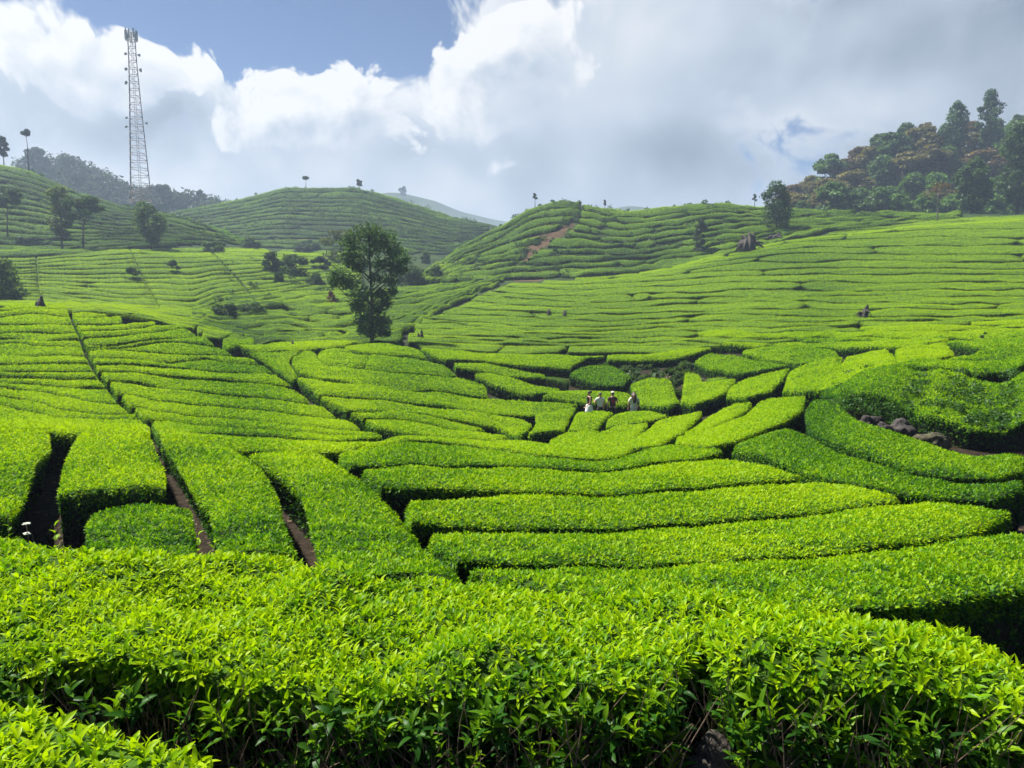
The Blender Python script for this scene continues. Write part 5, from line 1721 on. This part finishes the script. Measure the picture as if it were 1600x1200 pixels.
T1, s1 = person('walker with hair up in a black tank top and white skirt, elbow out, leftmost', 920.5, 611.5, 641, rad(100), ((-.27, .02, 1.13), (-.22, .20, .98)), ((.34, -.10, 1.18), (.19, .05, 1.02)), 'tank', 'black_cloth', 'skirt', 'white_cloth', 'bun', 'dark_hair')
T2, s2 = person('short-haired walker in a white T-shirt and black trousers, second from left', 937.5, 614, 640, rad(12), ((-.27, .10, 1.15), (-.25, .30, 1.22)), ((.25, -.02, 1.12), (.26, .06, .88)), 'shirt', 'white_cloth', 'trousers', 'black_cloth', 'short', 'dark_hair')
T3, s3 = person('walker in a pale cap and dark maroon T-shirt with a red back print', 957, 612.5, 641, rad(-8), ((-.27, -.03, 1.12), (-.28, .02, .87)), ((.26, .08, 1.14), (.16, .26, 1.10)), 'shirt', 'maroon_cloth', 'trousers', 'black_cloth', 'short', 'dark_hair', extra='print')
T4, s4 = person('long-haired walker in a loose cream shirt with a black shoulder bag, rightmost', 990, 613, 642, rad(5), ((-.27, .0, 1.12), (-.27, .10, .90)), ((.28, .0, 1.13), (.26, .12, .92)), 'dress', 'cream_cloth', 'trousers', 'cream_cloth', 'long', 'brown_hair', sleeve=.8)
mb = MB(); mb.ellipsoid((0, -.01, 1.70), (.096, .112, .068), 14, 8); mb.tube([(0, .07, 1.685), (0, .17, 1.67)], [.075, .06], 10)
link('cap', mb.mesh('cap', ['cream_cloth']), T3)


def bag(parent, off, label):
    t = thing('shoulder_bag', label, 'bag', parent.matrix_basis @ Vector(off) if False else (parent.location + Matrix.Rotation(parent.rotation_euler.z, 3, 'Z') @ (Vector(off) * parent.scale.x)), rz=parent.rotation_euler.z)
    mb = MB(); mb.ellipsoid((0, 0, 0), (.06, .13, .12), 10, 8, .1, 1)
    link('pouch', mb.mesh('pouch', ['black_cloth']), t)
    mb = MB(); mb.tube([(0, .09, .08), (-.10, .05, .38), (-.20, .0, .52), (-.12, -.10, .40), (0, -.09, .08)], .014, 5)
    link('strap', mb.mesh('strap', ['black_cloth']), t)


bag(T4, (.27, -.02, .90), 'black shoulder bag at the hip of the long-haired walker')


# ------------------------------------------------------------------ twigs, stump, sprouts in front
def twig_mesh(n, line, seed, lean=.12, hlo=.35, hhi=1.0, rmax=.007):
    r = random.Random(seed)
    mb = MB()
    L = np.asarray(line, float)
    d = np.concatenate([[0], np.cumsum(np.hypot(*np.diff(L, axis=0).T))])
    for _ in range(n):
        q = r.uniform(0, d[-1])
        x, y = np.interp(q, d, L[:, 0]), np.interp(q, d, L[:, 1])
        y += r.uniform(-.05, .16)
        z0 = float(ground(x, y)); H = float(land(x, y)) - z0
        p = np.array([x, y, z0 + r.uniform(0, .25) * H])
        top = z0 + H * r.uniform(hlo, hhi)
        pts = [p.copy()]
        dx, dy = r.uniform(-lean, lean), r.uniform(-lean, lean * .3)
        m = 6
        st = (top - p[2]) / m
        for i in range(m):
            dx += r.uniform(-.10, .10); dy += r.uniform(-.08, .05)
            p = p + np.array([dx * st * 2.2, dy * st * 1.6, st])
            pts.append(p.copy())
        r0 = r.uniform(.0022, rmax)
        mb.tube(pts, [r0 * (1 - .75 * i / m) for i in range(m + 1)], 4, False)
        if r.random() < .6:
            i = r.randrange(1, 5)
            q2 = pts[i] + np.array([r.uniform(-.12, .12), r.uniform(-.08, .02), r.uniform(.04, .16)])
            mb.tube([pts[i], (pts[i] + q2) / 2 + np.array([r.uniform(-.02, .02), 0, .01]), q2], [r0 * .6, r0 * .45, r0 * .2], 3, False)
    return mb.mesh('twigs', ['twig'])


def px_line(pts, dy=-.04):
    P = np.asarray(pts, float)
    q, ok = hit(P[:, 0], P[:, 1])
    q = q[ok].copy(); q[:, 1] += dy
    return q


A_ = BY_LABEL['big foreground tea hedge with large shiny leaves across the lower left and middle']
B_ = BY_LABEL['foreground tea hedge at lower right behind bare twigs and a stump']
lineA = px_line([(-100, 1006), (0, 1010), (150, 1024), (300, 1046), (500, 1054), (700, 1058), (850, 1054), (1000, 1046), (1060, 1028)])
lineB = px_line([(1116, 1010), (1150, 1042), (1250, 1058), (1400, 1070), (1550, 1082), (1700, 1092)])
link('twigs', twig_mesh(620, lineA, 3), A_, kind='stuff')
link('twigs', twig_mesh(480, lineB, 4), B_, kind='stuff')


def shoots(line, n, seed, name='side_shoot', hr=(.15, .9)):
    """leafy shoots growing out of the cut face of the hedge"""
    r = random.Random(seed)
    d = np.concatenate([[0], np.cumsum(np.hypot(*np.diff(line, axis=0).T))])
    V, F_, A, nn = [], [], [], 0
    src = [o.data for o in NEAR]
    co = []
    for me in src:
        c = np.empty(len(me.vertices) * 3); me.vertices.foreach_get('co', c)
        ag = np.empty(len(me.vertices)); me.attributes['age'].data.foreach_get('value', ag)
        co.append((c.reshape(-1, 3), [tuple(p.vertices) for p in me.polygons], ag))
    for _ in range(n):
        q = r.uniform(0, d[-1])
        x, y = np.interp(q, d, line[:, 0]), np.interp(q, d, line[:, 1])
        z0 = float(ground(x, y)); H = float(land(x, y)) - z0
        h = r.uniform(*hr)
        c, f, ag = r.choice(co)
        s = r.uniform(.75, 1.35)
        R = np.array(Matrix.Rotation(r.uniform(0, 6.28), 3, 'Z') @ Matrix.Rotation(r.uniform(.1, .9), 3, Vector((1, r.uniform(-.5, .5), 0))))
        V.append(c @ R.T * s + np.array([x, y - r.uniform(0, .10), z0 + H * h]))
        F_ += [tuple(i + nn for i in p) for p in f]
        A.append(np.clip(ag * .75 + r.uniform(-.25, .2) + .25 * (h - .4), 0, 1)); nn += len(c)
    return new_mesh(name, np.concatenate(V), F_, ['shoot_leaf'], {'age': np.concatenate(A)})


def shoot_mat():
    m, nt, o = mat('shoot_leaf')
    b = N(nt, 'ShaderNodeAttribute', attribute_type='GEOMETRY', attribute_name='age')
    r = N(nt, 'ShaderNodeValToRGB')
    e = r.color_ramp.elements
    e[0].position, e[0].color = 0.0, (.012, .045, .010, 1)
    e[1].position, e[1].color = 1.0, (.290, .480, .006, 1)
    for p, c in ((.35, (.035, .12, .012)), (.65, (.125, .26, .006))):
        k = e.new(p); k.color = (*c, 1)
    nt.links.new(b.outputs['Fac'], r.inputs[0])
    leaf_shader(nt, o, r.outputs[0], trans=.45, gloss=.007)


shoot_mat()
link('side_shoots', shoots(lineA, 420, 8), A_, kind='stuff')
link('side_shoots', shoots(lineB, 300, 9), B_, kind='stuff')

# old stump and a lying log at the foot of the right foreground hedge
x, y = px_line([(1130, 1040)], -.02)[0]
z = float(ground(x, y))
st_ = thing('tea_stump', 'thick old brown tea stump under the gap in the foreground hedge', 'stump', (x, y, z))
mb = MB(); mb.tube([(0, 0, -.05), (.01, 0, .22), (-.01, .02, .40), (0, .02, .5)], [.075, .06, .085, .06], 10)
link('trunk', mb.mesh('trunk', ['bark']), st_)
for q, (dx, dz) in enumerate(((-.07, .40), (.06, .44), (.0, .34), (-.02, .48))):
    mb = MB(); mb.ellipsoid((dx, .0, dz), (.07, .06, .055), 14, 9, .9, 5 + q)
    link('gnarl', mb.mesh('gnarl', ['bark']), st_)
x, y = px_line([(1200, 1050)], -.08)[0]
z = float(ground(x, y))
mb = MB(); mb.tube([(-.18, 0, .05), (.05, .02, .07), (.25, -.01, .05), (.42, .02, .06)], [.05, .06, .055, .04], 9)
lg = link('fallen_log', mb.mesh('fallen_log', ['bark']), None, label='short brown log lying on the soil beside the old tea stump', category='log')
lg.location = (x, y, z)
mb = MB(); mb.ellipsoid((0, 0, .03), (.09, .06, .05), 12, 8, .3, 4)
sn = link('stone', mb.mesh('stone', ['stone']), None, label='flat grey stone on the soil at the bottom edge by the stump', category='stone')
x, y = px_line([(1160, 1060)], -.14)[0]
sn.location = (x, y, float(ground(x, y)))


def sprout(label, u, vb, vt, seed, n=9, ymin=0, dark=False):
    """one upright leafy shoot"""
    p, ok = hit([u], [vb], ymin)
    x, y = p[0]
    z = float(land(x, y)) - .12
    H = slope_of(u, vt)[1] * y - z
    r = random.Random(seed)
    t = thing('tea_sprout', label, 'sprout', (x, y, z))
    mb = MB(); mb.tube([(0, 0, 0), (.01, 0, H * .5), (.02, 0, H)], [.004, .003, .0015], 5)
    link('stem', mb.mesh('stem', ['twig']), t)
    for i in range(n):
        f = (i + 1) / n
        v, fc = leaf_pts(.075 * (1.2 - .6 * f), .017, 4, r.uniform(.3, 1), .4)
        v = v @ rotm(i * 2.4 + r.uniform(-.3, .3), rad(20 + 45 * f), 0).T + np.array([.02 * f, 0, H * f])
        b = MB(); b.add(v, fc, age=(.35 if dark else .6) + .35 * f)
        link('leaf', b.mesh('leaf', ['shoot_leaf'], True, True), t)


sprout('tall leafy sprout standing in front of the bare path at the left', 86, 893, 822, 1)
sprout('yellowish sprout in front of the dark gap beside the small square bush', 308, 884, 836, 2)
sprout('short curled sprout right of the yellowish one', 333, 884, 848, 3, 6)
sprout('sprout rising in front of the dark cut face right of centre', 1212, 958, 945, 5, 7)
sprout('leafy sprout at the left edge behind the foreground hedge', 14, 862, 800, 6, 11, dark=True)


def umbel(label, u, v, seed):
    p, ok = hit([u], [866])
    x, y = p[0]
    y += .25; x = slope_of(u, v)[0] * y
    zt = slope_of(u, v)[1] * y
    z = float(ground(x, y))
    r = random.Random(seed)
    t = thing('wild_flower', label, 'flower', (x, y, z))
    mb = MB(); mb.tube([(0, .05, 0), (.01, .02, (zt - z) * .6), (0, 0, zt - z)], [.004, .003, .002], 5)
    link('stem', mb.mesh('stem', ['twig']), t)
    mb = MB()
    for i in range(26):
        a, q = r.uniform(0, 6.28), .032 * math.sqrt(r.random())
        mb.ellipsoid((q * math.cos(a), q * math.sin(a), zt - z + .012 - q * .3), (.007, .007, .005), 5, 4)
    link('flower_head', mb.mesh('flower_head', ['flower_white']), t)


umbel('cream flat-topped wild flower at far left, upper of two', 41, 819, 1)
umbel('cream flat-topped wild flower at far left, lower of two', 43, 834, 2)


def dry_grass():
    """dead grass hanging under the bank by the mossy boulder, weeds along the bare soil"""
    r = random.Random(12)
    V, F_, A = [], [], []
    for (u, v, du, dv, n, h) in ((1530, 704, 60, 10, 520, .5), (1470, 702, 30, 6, 80, .4), (1580, 700, 22, 12, 120, .6), (1255, 655, 12, 12, 40, .2), (70, 800, 40, 60, 160, .14), (1570, 830, 30, 12, 60, .2), (1000, 585, 50, 10, 160, .35), (930, 608, 50, 4, 120, .35), (1060, 575, 30, 12, 90, .3)):
        for _ in range(n):
            p, ok = hit([u + r.uniform(-du, du)], [v + r.uniform(-dv, dv)], 0)
            if not ok[0]:
                continue
            x, y = p[0]; z = float(ground(x, y))
            a = r.uniform(0, 6.28); L = h * r.uniform(.5, 1.2); w = .006 + .0005 * y
            ln = np.array([math.cos(a), math.sin(a), 0])
            sd = np.array([-math.sin(a), math.cos(a), 0]) * w
            b = len(V)
            p0 = np.array([x, y, z])
            p1, p2 = p0 + ln * L * .25 + np.array([0, 0, L * .6]), p0 + ln * L * .7 + np.array([0, 0, L * .75])
            V += [p0 - sd, p0 + sd, p1 + sd * .8, p1 - sd * .8, p2]
            F_ += [(b, b + 1, b + 2, b + 3), (b + 3, b + 2, b + 4)]
    me = new_mesh('dry_grass', np.array(V), F_, ['dry_blade'])
    link('dry_grass', me, None, kind='stuff', label='dry brown grass and weeds along the bare soil banks', category='grass')


simple('dry_blade', (.17, .145, .055), .8, .5, 3, 0)
dry_grass()


def scrub():
    """low wild scrub roughening the hill crests and the flank of the round hill"""
    rr = np.random.RandomState(8)
    B = []
    def put(u0, u1, v0, v1, ymin, ymax, n, s0, s1):
        for _ in range(n):
            u = rr.uniform(u0, u1); v = rr.uniform(v0, v1)
            p, ok = hit([u], [v], ymin, ymax)
            if not ok[0]:
                continue
            x, y = p[0]
            q = rr.uniform(s0, s1)
            B.append((x, y, float(ground(x, y)) + q * .55, q, q, q * rr.uniform(.6, 1.0), 26))
    put(560, 745, 318, 372, 215, 333, 260, .6, 1.7)
    put(440, 600, 292, 350, 215, 333, 190, .5, 1.4)
    put(270, 470, 300, 375, 215, 333, 170, .4, 1.1)
    put(-40, 330, 262, 380, 140, 231, 300, .3, .9)
    put(780, 960, 309, 345, 150, 209, 150, .35, 1.0)
    put(1040, 1240, 312, 330, 150, 209, 40, .4, .9)
    put(690, 830, 340, 425, 150, 209, 130, .35, .95)
    put(900, 1240, 325, 400, 145, 209, 190, .25, .75)
    put(810, 905, 335, 430, 150, 209, 110, .3, .85)
    put(340, 640, 395, 470, 80, 230, 110, .35, 1.0)
    put(1240, 1400, 330, 352, 140, 209, 40, .3, .9)
    put(640, 760, 395, 440, 80, 230, 50, .4, 1.1)
    put(935, 1090, 556, 606, 44, 64, 150, .14, .34)
    me = leaf_cloud(B, .26, 15, .4)
    o = link('scrub', me, None, kind='stuff', label='low wild scrub scattered over the far hillsides', category='scrub')
    o.color = (.055, .105, .032, 1)


scrub()


def bank_bushes():
    """brambles and unclipped tea spilling over the stony bank at the right"""
    rr = np.random.RandomState(18)
    B = []
    for _ in range(150):
        u = rr.uniform(1300, 1640)
        v = np.interp(u, [1300, 1370, 1440, 1520, 1640], [628, 634, 650, 666, 668]) + rr.uniform(-6, 16)
        p, ok = hit([u], [v], 0, 60, .45)
        if not ok[0]:
            continue
        x, y = p[0]
        q = rr.uniform(.10, .27)
        B.append((x, y, float(ground(x, y)) + rr.uniform(.15, .85), q * 1.2, q, q, 40))
    for _ in range(90):
        u = rr.uniform(1300, 1640); v = rr.uniform(575, 640)
        p, ok = hit([u], [v], 0, 60)
        if ok[0]:
            x, y = p[0]
            q = rr.uniform(.12, .30)
            B.append((x, y, float(land(x, y)) + .02, q * 1.3, q * 1.2, q * .7, 46))
    o = link('bank_bushes', leaf_cloud(B, .045, 19, .3), None, kind='stuff', label='tangled dark brambles hanging over the stony bank at the right', category='brambles')
    o.color = (.050, .130, .018, 1)


bank_bushes()


def litter():
    """fallen leaves and bits of twig on the bare soil of the near gaps"""
    r = random.Random(77)
    V, F_ = [], []
    for _ in range(5200):
        y = r.uniform(4.4, 24) ; x = slope_of(r.uniform(-80, 1680), 700)[0] * y
        z = float(ground(x, y)) + .03 + .05 * float(fbm(np.array(x * .9), np.array(y * .9), 3)) * .4
        a = r.uniform(0, 6.28); L = r.uniform(.02, .06); w = L * r.uniform(.15, .5)
        c, s_ = math.cos(a), math.sin(a)
        b = len(V)
        t = r.uniform(-.015, .03)
        V += [(x - L * c, y - L * s_, z), (x + w * s_, y - w * c, z + t), (x + L * c, y + L * s_, z + .01), (x - w * s_, y + w * c, z + t)]
        F_.append((b, b + 1, b + 2, b + 3))
    link('leaf_litter', new_mesh('leaf_litter', np.array(V), F_, ['litter'], None, False), None, kind='stuff', label='dry leaf litter on the soil between the near hedges', category='litter')


simple('litter', (.13, .085, .045), .9, .6, 1.3, 0)
litter()
